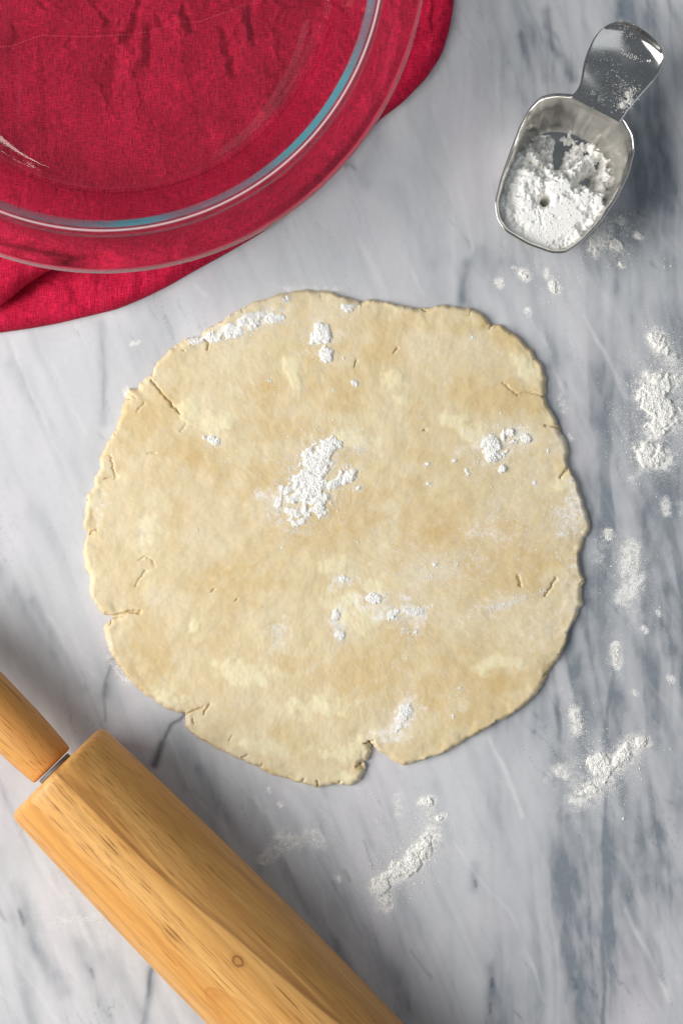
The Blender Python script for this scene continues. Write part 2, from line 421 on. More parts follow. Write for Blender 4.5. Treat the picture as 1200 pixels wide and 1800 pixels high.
WHITE = [
    ([(925, 545), (960, 615), (990, 690)], 3, .42), ([(1024, 556), (1064, 622), (1100, 700)], 3.5, .45), ([(345, 500), (362, 520)], 3, .4),
    ([(858, 1294), (890, 1360), (918, 1436)], 4, .55), ([(792, 1480), (840, 1540), (896, 1604), (960, 1760)], 2.6, .35), ([(1098, 1600), (1140, 1680), (1176, 1760)], 5, .55),
    ([(530, 520), (470, 500)], 3, .2), ([(90, 1080), (150, 1200)], 4, .40), ([(120, 1090), (165, 1190)], 3, .3), ([(700, 440), (745, 520)], 3, .25), ([(760, 180), (800, 300), (830, 440)], 4, .25),
    ([(20, 600), (100, 790)], 4, .35), ([(90, 640), (150, 760)], 3, .3), ([(480, 1700), (560, 1790)], 3, .3), ([(1090, 1430), (1110, 1510)], 9, .30), ([(1020, 1440), (1040, 1560)], 10, .26),
    ([(1080, 720), (1120, 840)], 3, .3), ([(1140, 560), (1180, 640)], 3, .25), ([(60, 1440), (160, 1660)], 5, .3), ([(500, 1500), (600, 1700)], 3, .2), ([(1160, 1640), (1200, 1720)], 10, .3), ([(880, 560), (940, 760)], 10, .25), ([(630, 420), (680, 520)], 5, .3),
]
WARMP = [([(1140, 1640), (1130, 1800)], 70, .7), ([(1030, 560), (1020, 800)], 26, .5), ([(1120, 600), (1110, 900)], 22, .5), ([(850, 200), (900, 330)], 40, .4)]

# flour spilled on the worktop: label, strokes (x0, y0, x1, y1, half width px, grains, heap mm, grain mm)
TABLE = [
    ('scatter of loose white flour at the right edge of the marble, tallest of the spills', [(1152, 592, 1156, 606, 15, 800, 1.6, .24), (1165, 610, 1180, 640, 14, 420, .5, .17), (1140, 668, 1180, 672, 16, 1500, 2.2, .26), (1140, 690, 1168, 735, 24, 3400, 3.0, .27), (1175, 735, 1150, 760, 18, 1200, 1.6, .24), (1132, 790, 1140, 806, 17, 1500, 2.4, .26), (1150, 800, 1165, 810, 20, 700, .8, .2), (1110, 840, 1135, 815, 10, 160, .2, .16), (1190, 640, 1195, 760, 18, 700, .5, .2), (1150, 600, 1160, 830, 42, 1300, .1, .12)]),
    ('loose streak of flour beside the right edge of the dough', [(1108, 965, 1104, 1000, 16, 800, .7, .19), (1118, 1020, 1096, 1050, 16, 700, .6, .18), (1105, 960, 1110, 1070, 34, 900, .1, .11), (1068, 936, 1070, 944, 7, 140, .5, .2), (1060, 945, 1050, 985, 18, 260, .05, .11)]),
    ('small dab of flour right of the dough, below the loose streak', [(1080, 1135, 1084, 1170, 8, 420, .6, .2), (1080, 1120, 1085, 1190, 17, 260, .1, .12)]),
    ('faint tuft of flour just below right of the dough', [(1008, 1250, 1012, 1285, 10, 420, .4, .19), (1000, 1215, 1020, 1300, 20, 360, .1, .12)]),
    ('bright heap of scattered flour at lower right of the marble', [(1050, 1340, 1062, 1352, 16, 1700, 2.6, .27), (1080, 1345, 1110, 1312, 18, 1300, 1.2, .23), (1110, 1308, 1136, 1304, 9, 420, .9, .22), (1060, 1370, 1015, 1405, 20, 1000, .5, .18), (980, 1352, 990, 1362, 9, 180, .5, .19), (960, 1370, 1010, 1340, 16, 240, .1, .14), (1060, 1350, 1040, 1380, 50, 1200, .1, .12)]),
    ('curved streak of flour on the marble below the dough', [(664, 1560, 700, 1535, 15, 1700, 2.0, .25), (700, 1535, 738, 1500, 17, 2300, 2.6, .26), (735, 1500, 760, 1466, 16, 1100, 1.3, .23), (666, 1555, 676, 1590, 14, 620, .8, .2), (742, 1410, 758, 1408, 9, 300, 1.0, .22), (755, 1425, 756, 1450, 8, 130, .5, .2), (770, 1440, 778, 1436, 7, 140, .6, .2), (700, 1400, 700, 1430, 12, 160, .2, .16), (700, 1500, 740, 1470, 60, 900, .05, .11), (640, 1400, 660, 1440, 30, 130, .1, .14)]),
    ('thin dusting of flour between rolling pin and dough', [(464, 1508, 500, 1484, 14, 480, .3, .17), (494, 1470, 520, 1480, 14, 320, .3, .17), (545, 1468, 560, 1480, 16, 240, .2, .15), (450, 1500, 580, 1450, 40, 700, .05, .11), (472, 1385, 474, 1392, 4, 30, .4, .2), (490, 1412, 494, 1416, 4, 30, .4, .2), (590, 1540, 594, 1546, 6, 40, .1, .15)]),
    ('sprinkle of flour on the marble below the steel scoop', [(972, 502, 978, 508, 9, 420, 1.2, .24), (918, 480, 924, 486, 9, 200, .5, .2), (876, 496, 880, 500, 7, 90, .3, .18), (926, 545, 928, 552, 5, 60, .3, .18), (940, 470, 1000, 520, 40, 460, .05, .12), (902, 470, 912, 480, 6, 50, .2, .16), (960, 480, 962, 484, 8, 60, .2, .16)]),
    ('crumbly flour spilled beside the lower right of the scoop', [(1062, 400, 1050, 425, 15, 1200, 2.2, .28), (1084, 384, 1088, 388, 8, 420, 2.0, .28), (1080, 430, 1086, 436, 8, 420, 1.2, .26), (1040, 440, 1046, 446, 8, 260, .8, .24), (1118, 412, 1124, 416, 6, 170, .8, .22), (1092, 463, 1094, 467, 5, 80, .6, .22), (1130, 440, 1180, 470, 14, 50, .1, .18), (1060, 420, 1100, 440, 40, 460, .05, .13)]),
    ('faint veil of flour on the marble below the rolling pin', [(100, 1620, 190, 1612, 12, 260, .05, .12), (60, 1600, 200, 1640, 40, 700, .03, .10), (20, 1560, 120, 1700, 40, 300, .03, .10)]),
    ('few specks of flour along the upper left of the dough', [(232, 605, 244, 602, 4, 50, .3, .2), (210, 660, 330, 580, 16, 160, .05, .12), (220, 682, 224, 700, 5, 80, .2, .16), (500, 508, 590, 512, 8, 260, .1, .13), (196, 1155, 220, 1200, 10, 200, .1, .13), (225, 1192, 228, 1196, 4, 30, .3, .2)]),
    ('flecks of flour down the right margin of the marble', [(1168, 880, 1170, 900, 8, 150, .4, .18), (1195, 880, 1198, 900, 8, 60, .2, .16), (1130, 1105, 1134, 1110, 5, 50, .3, .18), (1175, 1190, 1180, 1196, 6, 60, .2, .16), (1160, 1090, 1190, 1190, 26, 120, .05, .12), (1112, 1216, 1116, 1220, 4, 40, .3, .18), (1155, 1075, 1158, 1080, 4, 30, .3, .18), (985, 700, 990, 720, 8, 80, .2, .15), (1000, 766, 1003, 772, 4, 40, .3, .18)]),
]

def build_marble():
    def axis(lo, hi, inner_lo, inner_hi, step, coarse):
        return np.r_[np.arange(lo, inner_lo - 1e-9, coarse), np.arange(inner_lo, inner_hi, step), np.arange(inner_hi, hi + 1e-9, coarse)]
    xs = axis(-0.60, 0.60, -0.165, 0.165, 0.0008, 0.015); ys = axis(-0.60, 0.60, -0.245, 0.245, 0.0008, 0.015)
    X, Y = [a.ravel() for a in np.meshgrid(xs, ys, indexing='ij')]
    px = X * PXM + 600; py = 900 - Y * PXM
    # streak noise that runs steeply down to the right
    ca, sa = math.cos(math.radians(62)), math.sin(math.radians(62))
    u = px * ca + py * sa; v = -px * sa + py * ca
    w = 26 * N5.fbm(px / 160, py / 220, 3)
    st = N1.fbm(u / 420, (v + w) / 34, 4, 0.55); st2 = N2.fbm(u / 300 + 7, (v + w) / 12, 3, 0.6)
    low = N4.fbm(px / 260, py / 380, 3)
    sl = 0.25 + 0.75 * sstep(1150, 1500, py + 120 * low) * sstep(900, 500, px) + 0.4 * sstep(900, 1100, px)
    lean = px - 0.07 * py + 0.45 * w
    va = N3.fbm(lean / 105, py / 1900, 3, .5); vb = N1.fbm(lean / 36 + 9, py / 1300, 4, .55); vc = N2.fbm((px - 0.40 * py + .3 * w) / 26, (py + .40 * px) / 800, 3, .55)
    right = sstep(650, 1080, px + 70 * low)
    cool = 1.5 * strokes(px, py, COOL, 5, .7) * (0.85 + 0.4 * vb)
    cool = cool + right * (0.17 + 0.40 * sstep(-.25, .55, va) + 0.28 * sstep(-.05, .6, vb) + 0.14 * sstep(0, .6, vc)) * sstep(-1.0, 0.35, low + .25)
    cool = cool + (1 - right) * (0.14 * sstep(-.1, .8, va) + 0.12 * sstep(-.1, .8, vc) * (0.5 + sl) + 0.10 * sstep(0, .9, st) * sl + 0.10 * sstep(-.3, .8, low))
    fl = np.abs(N2.fbm((px - 0.5 * py + .6 * w) / 70, (py + .5 * px) / 620, 4, .55)); cool = cool + 0.30 * np.exp(-(fl / 0.018) ** 2) * sstep(-.1, .6, N1.fbm(px / 170 + 4, py / 170, 2))
    cool = 1.15 * cool * (0.90 + 0.22 * N5.fbm(px / 16, py / 40, 3))
    dark = 1.15 * strokes(px, py, DARK, 4, .62) + 0.35 * sstep(0.62, 1.0, N2.fbm(u / 90 + 3, (v + w) / 16, 3)) * sstep(0.15, 0.6, N3.fbm(px / 120, py / 120, 2))
    white = strokes(px, py, WHITE, 4) + 0.22 * sstep(0.25, 0.95, N4.fbm(u / 420 + 2, (v + w) / 17, 2)) * sl + 0.16 * sstep(0.1, 0.9, N1.fbm(u / 220, v / 90 + 4, 3))
    warm = strokes(px, py, WARMP, 12) + 0.5 * sstep(0.1, 0.7, N5.fbm(px / 150 + 5, py / 260, 3))
    dust = np.zeros_like(px)
    for _, strk in TABLE:
        for x0, y0, x1, y1, hw, n, mh, mr in strk:
            k = np.nonzero((px > min(x0, x1) - 3 * hw) & (px < max(x0, x1) + 3 * hw) & (py > min(y0, y1) - 3 * hw) & (py < max(y0, y1) + 3 * hw))[0]
            if len(k):
                d = seg_dist(px[k], py[k], [(x0, y0), (x1 + .1, y1)]) / (hw * 0.95)
                den = min(1.0, n / (0.9 * hw * (hw + math.hypot(x1 - x0, y1 - y0))))
                dust[k] = np.maximum(dust[k], den * np.exp(-d * d * .8))
    dust = np.clip(dust * (0.75 + 0.7 * N5.fbm(px / 9, py / 9, 3)), 0, 1)
    A = np.clip(np.stack([cool, dark, white, dust], 1), 0, 0.95)
    mauve = np.clip(np.stack([warm, warm, warm], 1), 0, 1)
    nx, ny = len(xs), len(ys)
    top = np.stack([X, Y, np.zeros_like(X)], 1)
    # rim of the slab: the outline again at -20 mm, plus a bottom face
    i = np.arange(nx); j = np.arange(ny)
    loop = np.r_[i[:-1] * ny, (nx - 1) * ny + j[:-1], (i[:0:-1]) * ny + ny - 1, j[:0:-1]]
    n0 = len(top); bot = top[loop].copy(); bot[:, 2] = -0.02
    k = np.arange(len(loop)); kn = (k + 1) % len(loop)
    side = np.stack([loop[k], n0 + k, n0 + kn, loop[kn]], 1)
    V = np.vstack([top, bot]); A = np.vstack([A, A[loop]]); mauve = np.vstack([mauve, mauve[loop]])
    o = np_mesh('marble_countertop', V, (np.vstack([grid_faces(nx, ny), side]), (n0 + np.arange(len(loop))[::-1])[None]), M_MARBLE, attrs={'veins': A, 'mauve': mauve})
    tag(o, 'pale grey marble worktop with blue grey veins', 'worktop', kind='structure')
build_marble()

# ------------------------------------------------------------------ the rolled dough
def crop(pts, ox, oy, sx, sy): return [(ox + x * sx, oy + y * sy) for x, y in pts]
DOUGH = crop([(1105, 108), (1060, 95), (985, 70), (890, 62), (800, 75), (700, 110), (640, 140), (570, 180), (510, 215), (495, 240), (440, 250), (400, 270), (370, 300), (325, 345),
              (318, 375), (285, 400), (265, 420), (262, 438), (225, 432), (210, 480), (190, 560), (165, 610), (150, 640), (120, 690), (122, 730), (100, 770), (98, 800), (75, 830),
              (62, 890), (60, 960), (75, 972)], 120, 480, .4667, .4667)
DOUGH += crop([(75, 38), (60, 70), (55, 110), (65, 160), (85, 205), (82, 250), (100, 300), (130, 340), (165, 352), (182, 354), (150, 370), (135, 395), (145, 450), (165, 500), (200, 555), (250, 610),
               (300, 650), (360, 695), (410, 713), (440, 715), (447, 738), (440, 765), (500, 815), (560, 850), (640, 890), (690, 910), (715, 915), (730, 935), (800, 955), (860, 975),
               (930, 997), (1000, 985), (1060, 988), (1100, 970), (1118, 930), (1100, 903), (1128, 890), (1140, 860), (1132, 820), (1150, 838)], 120, 920, .4667, .4669)
DOUGH += crop([(205, 842), (230, 862), (255, 875), (285, 900), (320, 917), (400, 890), (480, 862), (560, 815), (640, 765), (700, 735), (770, 690), (820, 640), (850, 590), (865, 560), (900, 520), (930, 460),
               (940, 410), (970, 360), (995, 300), (990, 270), (1000, 220), (985, 180), (980, 130), (990, 90), (1010, 50), (1022, 10)], 560, 920, .4667, .4669)
DOUGH += crop([(1022, 950), (1010, 900), (990, 840), (970, 780), (945, 735), (935, 715), (940, 660), (925, 610), (895, 570), (885, 530), (860, 490), (855, 440), (858, 400), (840, 350), (800, 290), (740, 225),
               (690, 195), (650, 188), (610, 150), (560, 128), (500, 122), (440, 122), (390, 128), (370, 131), (330, 125), (260, 105), (180, 98), (158, 112)], 560, 480, .4667, .4667)
T_D = 0.0038
BUTTER = [(515, 640, 14, 30, 10), (520, 675, 12, 18, -10), (335, 720, 20, 26, 20), (385, 745, 26, 22, 0), (690, 668, 18, 16, 0), (700, 700, 16, 8, 10), (922, 650, 16, 32, -32), (838, 765, 34, 20, 10), (640, 1085, 40, 24, 5),
          (605, 1055, 40, 18, 0), (660, 1030, 20, 12, 0), (610, 1315, 50, 16, -8), (345, 1100, 9, 14, 0), (880, 1165, 44, 14, -8), (300, 1225, 30, 14, 25), (985, 850, 16, 14, -30), (460, 1310, 36, 18, 15),
          (430, 1180, 50, 20, 10), (560, 1240, 60, 16, 0), (800, 740, 30, 14, 0), (330, 560, 20, 10, -20), (620, 770, 34, 14, 10), (270, 930, 20, 24, 0), (590, 990, 34, 14, 0), (610, 1370, 30, 14, -20)]
GOLD = [(270, 730, 60, 26, -30), (560, 620, 40, 18, 0), (670, 620, 36, 24, 0), (600, 690, 40, 30, 0), (330, 800, 40, 22, 0), (420, 1030, 60, 26, 0), (560, 900, 90, 60, 0), (870, 700, 70, 26, 0), (890, 980, 80, 60, 0),
        (820, 1200, 80, 40, -20), (760, 920, 70, 50, 0), (900, 600, 40, 24, 35), (480, 690, 34, 24, 0), (270, 1160, 30, 34, 0), (640, 1180, 80, 30, 0), (860, 1230, 60, 22, -30), (480, 840, 40, 40, 0), (720, 1110, 50, 24, 0), (520, 760, 60, 18, 0)]
DUST = [(430, 570, 70, 16, -16, .9), (540, 830, 60, 80, 20, .40), (490, 890, 46, 40, 0, .65), (600, 1022, 26, 14, 0, .9), (660, 1065, 60, 22, 12, .8), (590, 1095, 12, 34, 0, .9), (490, 1110, 22, 40, 10, .6), (712, 1250, 26, 36, 0, .9), (720, 1080, 56, 26, 10, .8),
        (1005, 900, 30, 50, 20, .9), (880, 1060, 70, 20, -16, .6), (760, 1000, 90, 40, 0, .5), (870, 780, 70, 26, -8, .7), (980, 780, 24, 40, 0, .6), (1000, 1020, 24, 90, 0, .6), (640, 780, 40, 24, 30, .45), (170, 900, 14, 40, 0, .6), (560, 600, 30, 34, 0, .5), (760, 610, 70, 30, 0, .4),
        (180, 880, 18, 34, 0, .5), (190, 1140, 14, 40, -20, .6), (250, 935, 20, 16, 0, .5), (700, 900, 60, 30, 0, .25), (900, 920, 80, 60, 0, .45), (690, 1290, 30, 20, 0, .7), (930, 820, 50, 40, 0, .4), (950, 1100, 40, 60, 20, .5)]
CRACKS = [([(268, 670), (285, 690), (298, 705), (303, 712), (318, 728)], 2.0, 1.0), ([(360, 596), (368, 604)], 1.8, .9), ([(369, 605), (366, 615)], 1.4, .8), ([(180, 800), (196, 800), (206, 842)], 1.4, .5), ([(186, 842), (208, 838)], 1.5, .7),
          ([(262, 798), (276, 797)], 1.2, .6), ([(245, 985), (258, 978), (270, 984), (274, 996)], 1.2, .45), ([(240, 1030), (246, 1017), (258, 1004)], 1.3, .6), ([(198, 1084), (215, 1080), (232, 1074), (247, 1075)], 3.2, 1.25), ([(186, 1085), (205, 1080)], 2.6, 1),
          ([(160, 937), (172, 932)], 2.2, 1), ([(328, 1256), (340, 1248), (358, 1242)], 2.2, 1), ([(360, 1252), (370, 1236)], 1.6, .8), ([(340, 1262), (342, 1272)], 1.6, .8), ([(426, 1330), (436, 1326)], 2, 1), ([(528, 1376), (534, 1368)], 2.2, 1), ([(560, 1384), (558, 1372)], 2.4, 1), ([(592, 1380), (598, 1372)], 1.8, .9),
          ([(456, 1350), (462, 1342)], 2, .9), ([(908, 1010), (912, 1030)], 1.8, .9), ([(975, 1015), (965, 1032), (955, 1046)], 2.0, 1), ([(955, 748), (972, 750), (990, 758)], 2.2, 1), ([(982, 840), (996, 822)], 2.4, 1), ([(905, 695), (930, 690), (956, 700)], 1.5, .7), ([(880, 672), (908, 698)], 1.4, .6),
          ([(860, 577), (868, 568)], 1.8, .9), ([(740, 542), (748, 548)], 1.8, .9), ([(690, 622), (698, 614)], 1.6, .8), ([(622, 645), (628, 634)], 1.4, .7), ([(330, 745), (318, 762)], 1.2, .5), ([(500, 525), (506, 532)], 1.4, .7), ([(1030, 905), (1036, 925)], 1.8, .8), ([(1024, 955), (1014, 985)], 1.8, .7),
          ([(962, 1180), (954, 1186)], 2.2, 1), ([(866, 1272), (872, 1264)], 1.8, .8), ([(640, 1305), (656, 1300)], 2, 1), ([(636, 1340), (626, 1346)], 2, .9), ([(378, 1035), (374, 1040)], 1.3, .6), ([(418, 1052), (416, 1056)], 1.3, .7), ([(322, 617), (326, 618)], 1.3, .7), ([(744, 756), (748, 758)], 1.5, 1), ([(405, 1300), (408, 1290)], 1.2, .5),
          ([(268, 652), (270, 662)], 1.8, .8), ([(256, 710), (242, 724)], 1.3, .6), ([(226, 690), (240, 700)], 1.3, .5)]
_b = resample(DOUGH, 1800)
_r = random.Random(5)
for _ in range(22):      # short splits round the rim
    i = _r.randrange(len(_b)); t = _b[(i + 3) % 1800] - _b[i - 3]; nrm = np.array([t[1], -t[0]]) / (np.hypot(*t) + 1e-9)
    if nrm @ (np.array([595, 945]) - _b[i]) < 0: nrm = -nrm
    L = _r.uniform(5, 13); sd = np.array([-nrm[1], nrm[0]]) * _r.uniform(-5, 5)
    CRACKS.append(([tuple(_b[i] - nrm * 1), tuple(_b[i] + nrm * L * .5 + sd * .3), tuple(_b[i] + nrm * L + sd)], _r.uniform(.8, 1.3), _r.uniform(.3, .8)))
kk = np.arange(1800)
_n = np.roll(_b, -2, 0) - np.roll(_b, 2, 0); _n = np.stack([_n[:, 1], -_n[:, 0]], 1) / np.hypot(*_n.T)[:, None]
_b = _b + _n * (2.1 * N1.fbm(kk / 9.0, 0 * kk + 3.3, 3) + 1.5 * N2.fbm(kk / 34.0, 0 * kk + 1.7, 2))[:, None]
B_D = PA(_b, T_D * 0.6)                                   # outline in metres (the rim is seen at about half its height)

def blobs(px, py, lst, nz=0.35, hi=1.25):
    out = np.zeros_like(px)
    w = nz * N3.fbm(px / 22, py / 22, 4)
    for e in lst:
        cx, cy, rx, ry, a = e[:5]; s = e[5] if len(e) > 5 else 1.0
        k = np.nonzero((np.abs(px - cx) < 3.2 * max(rx, ry) + 8) & (np.abs(py - cy) < 3.2 * max(rx, ry) + 8))[0]
        c, q = math.cos(math.radians(a)), math.sin(math.radians(a))
        X = (px[k] - cx) * c + (py[k] - cy) * q; Y = -(px[k] - cx) * q + (py[k] - cy) * c
        d = np.hypot(X / rx, Y / ry) + w[k]
        out[k] = np.maximum(out[k], s * sstep(hi, 0.45, d))
    return out

def dough_height(x, y, d=None):
    """top of the dough at metres x, y"""
    if d is None: d = near_dist(np.stack([x, y], 1), B_D)
    px = x * PXM + 600; py = 900 - y * PXM
    w = 0.0024 * (1 + 0.7 * N4.fbm(px / 60, py / 60, 2))
    e = np.clip(d / w, 0, 1)
    edge = np.sqrt(1 - (1 - e) ** 2)
    z = T_D * (1 + 0.09 * N1.fbm(px / 120, py / 120, 3)) * edge
    z = z + edge * (0.00018 * N2.fbm(px / 28, py / 28, 3) + 0.00005 * N3.fbm(px / 7, py / 7, 3))
    z = z + 0.00030 * blobs(px, py, BUTTER, .3) * edge
    # dimpled, nibbled rim
    z = z - 0.0006 * sstep(0.014, 0.0, d) * sstep(-0.2, 0.8, N5.fbm(px / 38, py / 38, 2)) * edge
    wx = px + 1.8 * N5.fbm(px / 9, py / 9, 2); wy = py + 1.8 * N1.fbm(px / 9, py / 9, 2)
    cut = np.zeros_like(z)
    for pts, hw, s in CRACKS:
        q = np.asarray(pts); lo = q.min(0) - 14; hi = q.max(0) + 14
        k = np.nonzero((px > lo[0]) & (px < hi[0]) & (py > lo[1]) & (py < hi[1]))[0]
        if len(k):
            dd = seg_dist(wx[k], wy[k], pts)
            cut[k] = np.maximum(cut[k], s * np.exp(-(dd / (.8 * hw)) ** 2))
    return np.maximum(z - 0.0017 * cut, 0.0002)

def build_dough():
    cx, cy = PA([(592, 948)], T_D * .6)[0]
    na, nr = len(B_D), 190
    s = np.linspace(0, 1, nr + 1)[1:]; t = 1 - (1 - s) ** 1.25
    ring = np.array([cx, cy])[None, None] + t[:, None, None] * (B_D - np.array([cx, cy]))[None]
    # inner rings forget the ragged outline so that quads stay even
    sm = smooth_closed(B_D, 400)
    f = sstep(0.86, 1.0, t)[:, None, None]
    ring2 = np.array([cx, cy]) + t[:, None, None] * (sm - np.array([cx, cy]))[None]
    ring = ring * f + ring2 * (1 - f)
    XY = np.vstack([[[cx, cy]], ring.reshape(-1, 2)])
    d = near_dist(XY, B_D); d[-na:] = 0
    z = dough_height(XY[:, 0], XY[:, 1], d); z[-na:] = 0.0012
    px = XY[:, 0] * PXM + 600; py = 900 - XY[:, 1] * PXM
    butter = blobs(px, py, BUTTER, .8, 1.5) * 0.64 + 0.22 * sstep(0.15, 0.85, N4.fbm(px / 55 + 3, py / 45, 4))
    gold = blobs(px, py, GOLD, .8, 1.9) * 0.6 + 0.40 * sstep(0.1, 0.9, N5.fbm(px / 70, py / 60 + 9, 4))
    dust = blobs(px, py, DUST, .8) * (0.75 + 0.5 * N1.fbm(px / 9, py / 9, 3)) + 0.26 * sstep(0.2, 0.8, N2.fbm(px / 90, py / 60, 4)) + 0.35 * sstep(14, 0, d * PXM) * sstep(0, .6, N3.fbm(px / 50, py / 50, 2))
    A = np.clip(np.stack([butter, gold, dust, 0 * dust], 1), 0, 1)
    # under-side skirt: turn in towards the marble
    last = XY[-na:]; inn = np.array([cx, cy]) + (last - np.array([cx, cy])) * 0.991
    V = np.vstack([np.c_[XY, z], np.c_[inn, np.full(na, 0.0001)]])
    A = np.vstack([A, A[-na:]])
    tri, q = polar_faces(nr, na)
    a = np.arange(na); b = (a + 1) % na; o = 1 + (nr - 1) * na
    q = np.vstack([q, np.stack([o + a, o + na + a, o + na + b, o + b], 1)])
    ob = np_mesh('pastry_dough', V, (tri, q), M_DOUGH, attrs={'tint': A})
    tag(ob, 'rolled out round of pale pastry dough with ragged edges on the marble', 'dough')
build_dough()

# ------------------------------------------------------------------ red napkin
NAP_PX = [(800, -40), (797, 10), (790, 50), (776, 95), (748, 137), (708, 178), (668, 208), (632, 250), (594, 294), (548, 336), (510, 370), (460, 408), (412, 436), (384, 452), (340, 476), (293, 503), (250, 524), (204, 543), (150, 556), (100, 568),
          (50, 577), (0, 584), (-120, 600), (-260, 560), (-330, 380), (-350, 60), (-330, -260), (-260, -420), (60, -470), (420, -460), (700, -420), (780, -260)]
B_N = smooth_closed(resample(PA(NAP_PX, 0.002), 1200), 14)
PLATE_XY = (P(205, -30, 0.006)); PLATE_R0 = 0.0985; PLATE_Z = 0.0062
# folds of the cloth: (points px, half width px, height mm)
FOLDS = [([(-60, 62), (60, 66), (140, 66), (200, 60), (250, 56), (310, 44), (360, 22), (450, 0)], 14, -1.1), ([(-60, 40), (60, 36), (150, 30), (240, 24), (330, 12)], 12, .9),
         ([(235, 12), (228, 40), (214, 74)], 7, 1.7), ([(246, 14), (240, 44), (226, 76)], 7, -1.6), ([(262, 60), (266, 90), (262, 116)], 9, -1.7), ([(248, 60), (250, 100), (236, 140)], 8, 1.0), ([(210, 100), (205, 130), (198, 160)], 16, -1.7), ([(232, 112), (236, 150)], 12, .9),
         ([(322, -10), (328, 26), (340, 58)], 7, -2.0), ([(310, -10), (318, 30), (322, 60)], 8, 1.2), ([(396, 60), (404, 90), (410, 124)], 9, -2.0), ([(420, 20), (430, 50), (440, 90)], 9, 1.4), ([(445, 10), (440, 40), (448, 70)], 7, -1.2), ([(310, 80), (318, 130), (330, 200)], 16, .8),
         ([(160, 20), (180, 44), (186, 66)], 8, 1.0), ([(172, 10), (196, 40)], 6, -1.0), ([(20, 30), (30, 60), (22, 90)], 9, -1.0), ([(60, 0), (90, 20), (140, 18)], 9, -.9), ([(285, 20), (288, 50)], 8, -1.1), ([(80, 90), (84, 200), (92, 330)], 7, -.45), ([(150, 180), (160, 300)], 10, -.4),
         ([(360, 150), (372, 260), (380, 330)], 12, -.5), ([(410, 170), (440, 250)], 20, -.7), ([(310, 160), (330, 180)], 12, -.8), ([(500, 120), (520, 190)], 18, -.5), ([(690, 60), (740, 20)], 14, -1.2), ([(700, 30), (690, 120), (650, 190)], 16, 1.3), ([(560, 210), (620, 180)], 14, -1.0),
         ([(480, 310), (520, 270)], 14, -.8), ([(330, 420), (320, 470), (290, 500)], 14, 1.0), ([(240, 470), (230, 530)], 12, .9), ([(130, 500), (160, 540)], 12, -.8), ([(20, 30), (0, 120)], 20, .8), ([(200, 440), (100, 420), (0, 380)], 18, .9), ([(400, 400), (300, 440), (200, 450)], 16, .8), ([(60, 440), (90, 420)], 12, -1.2)]

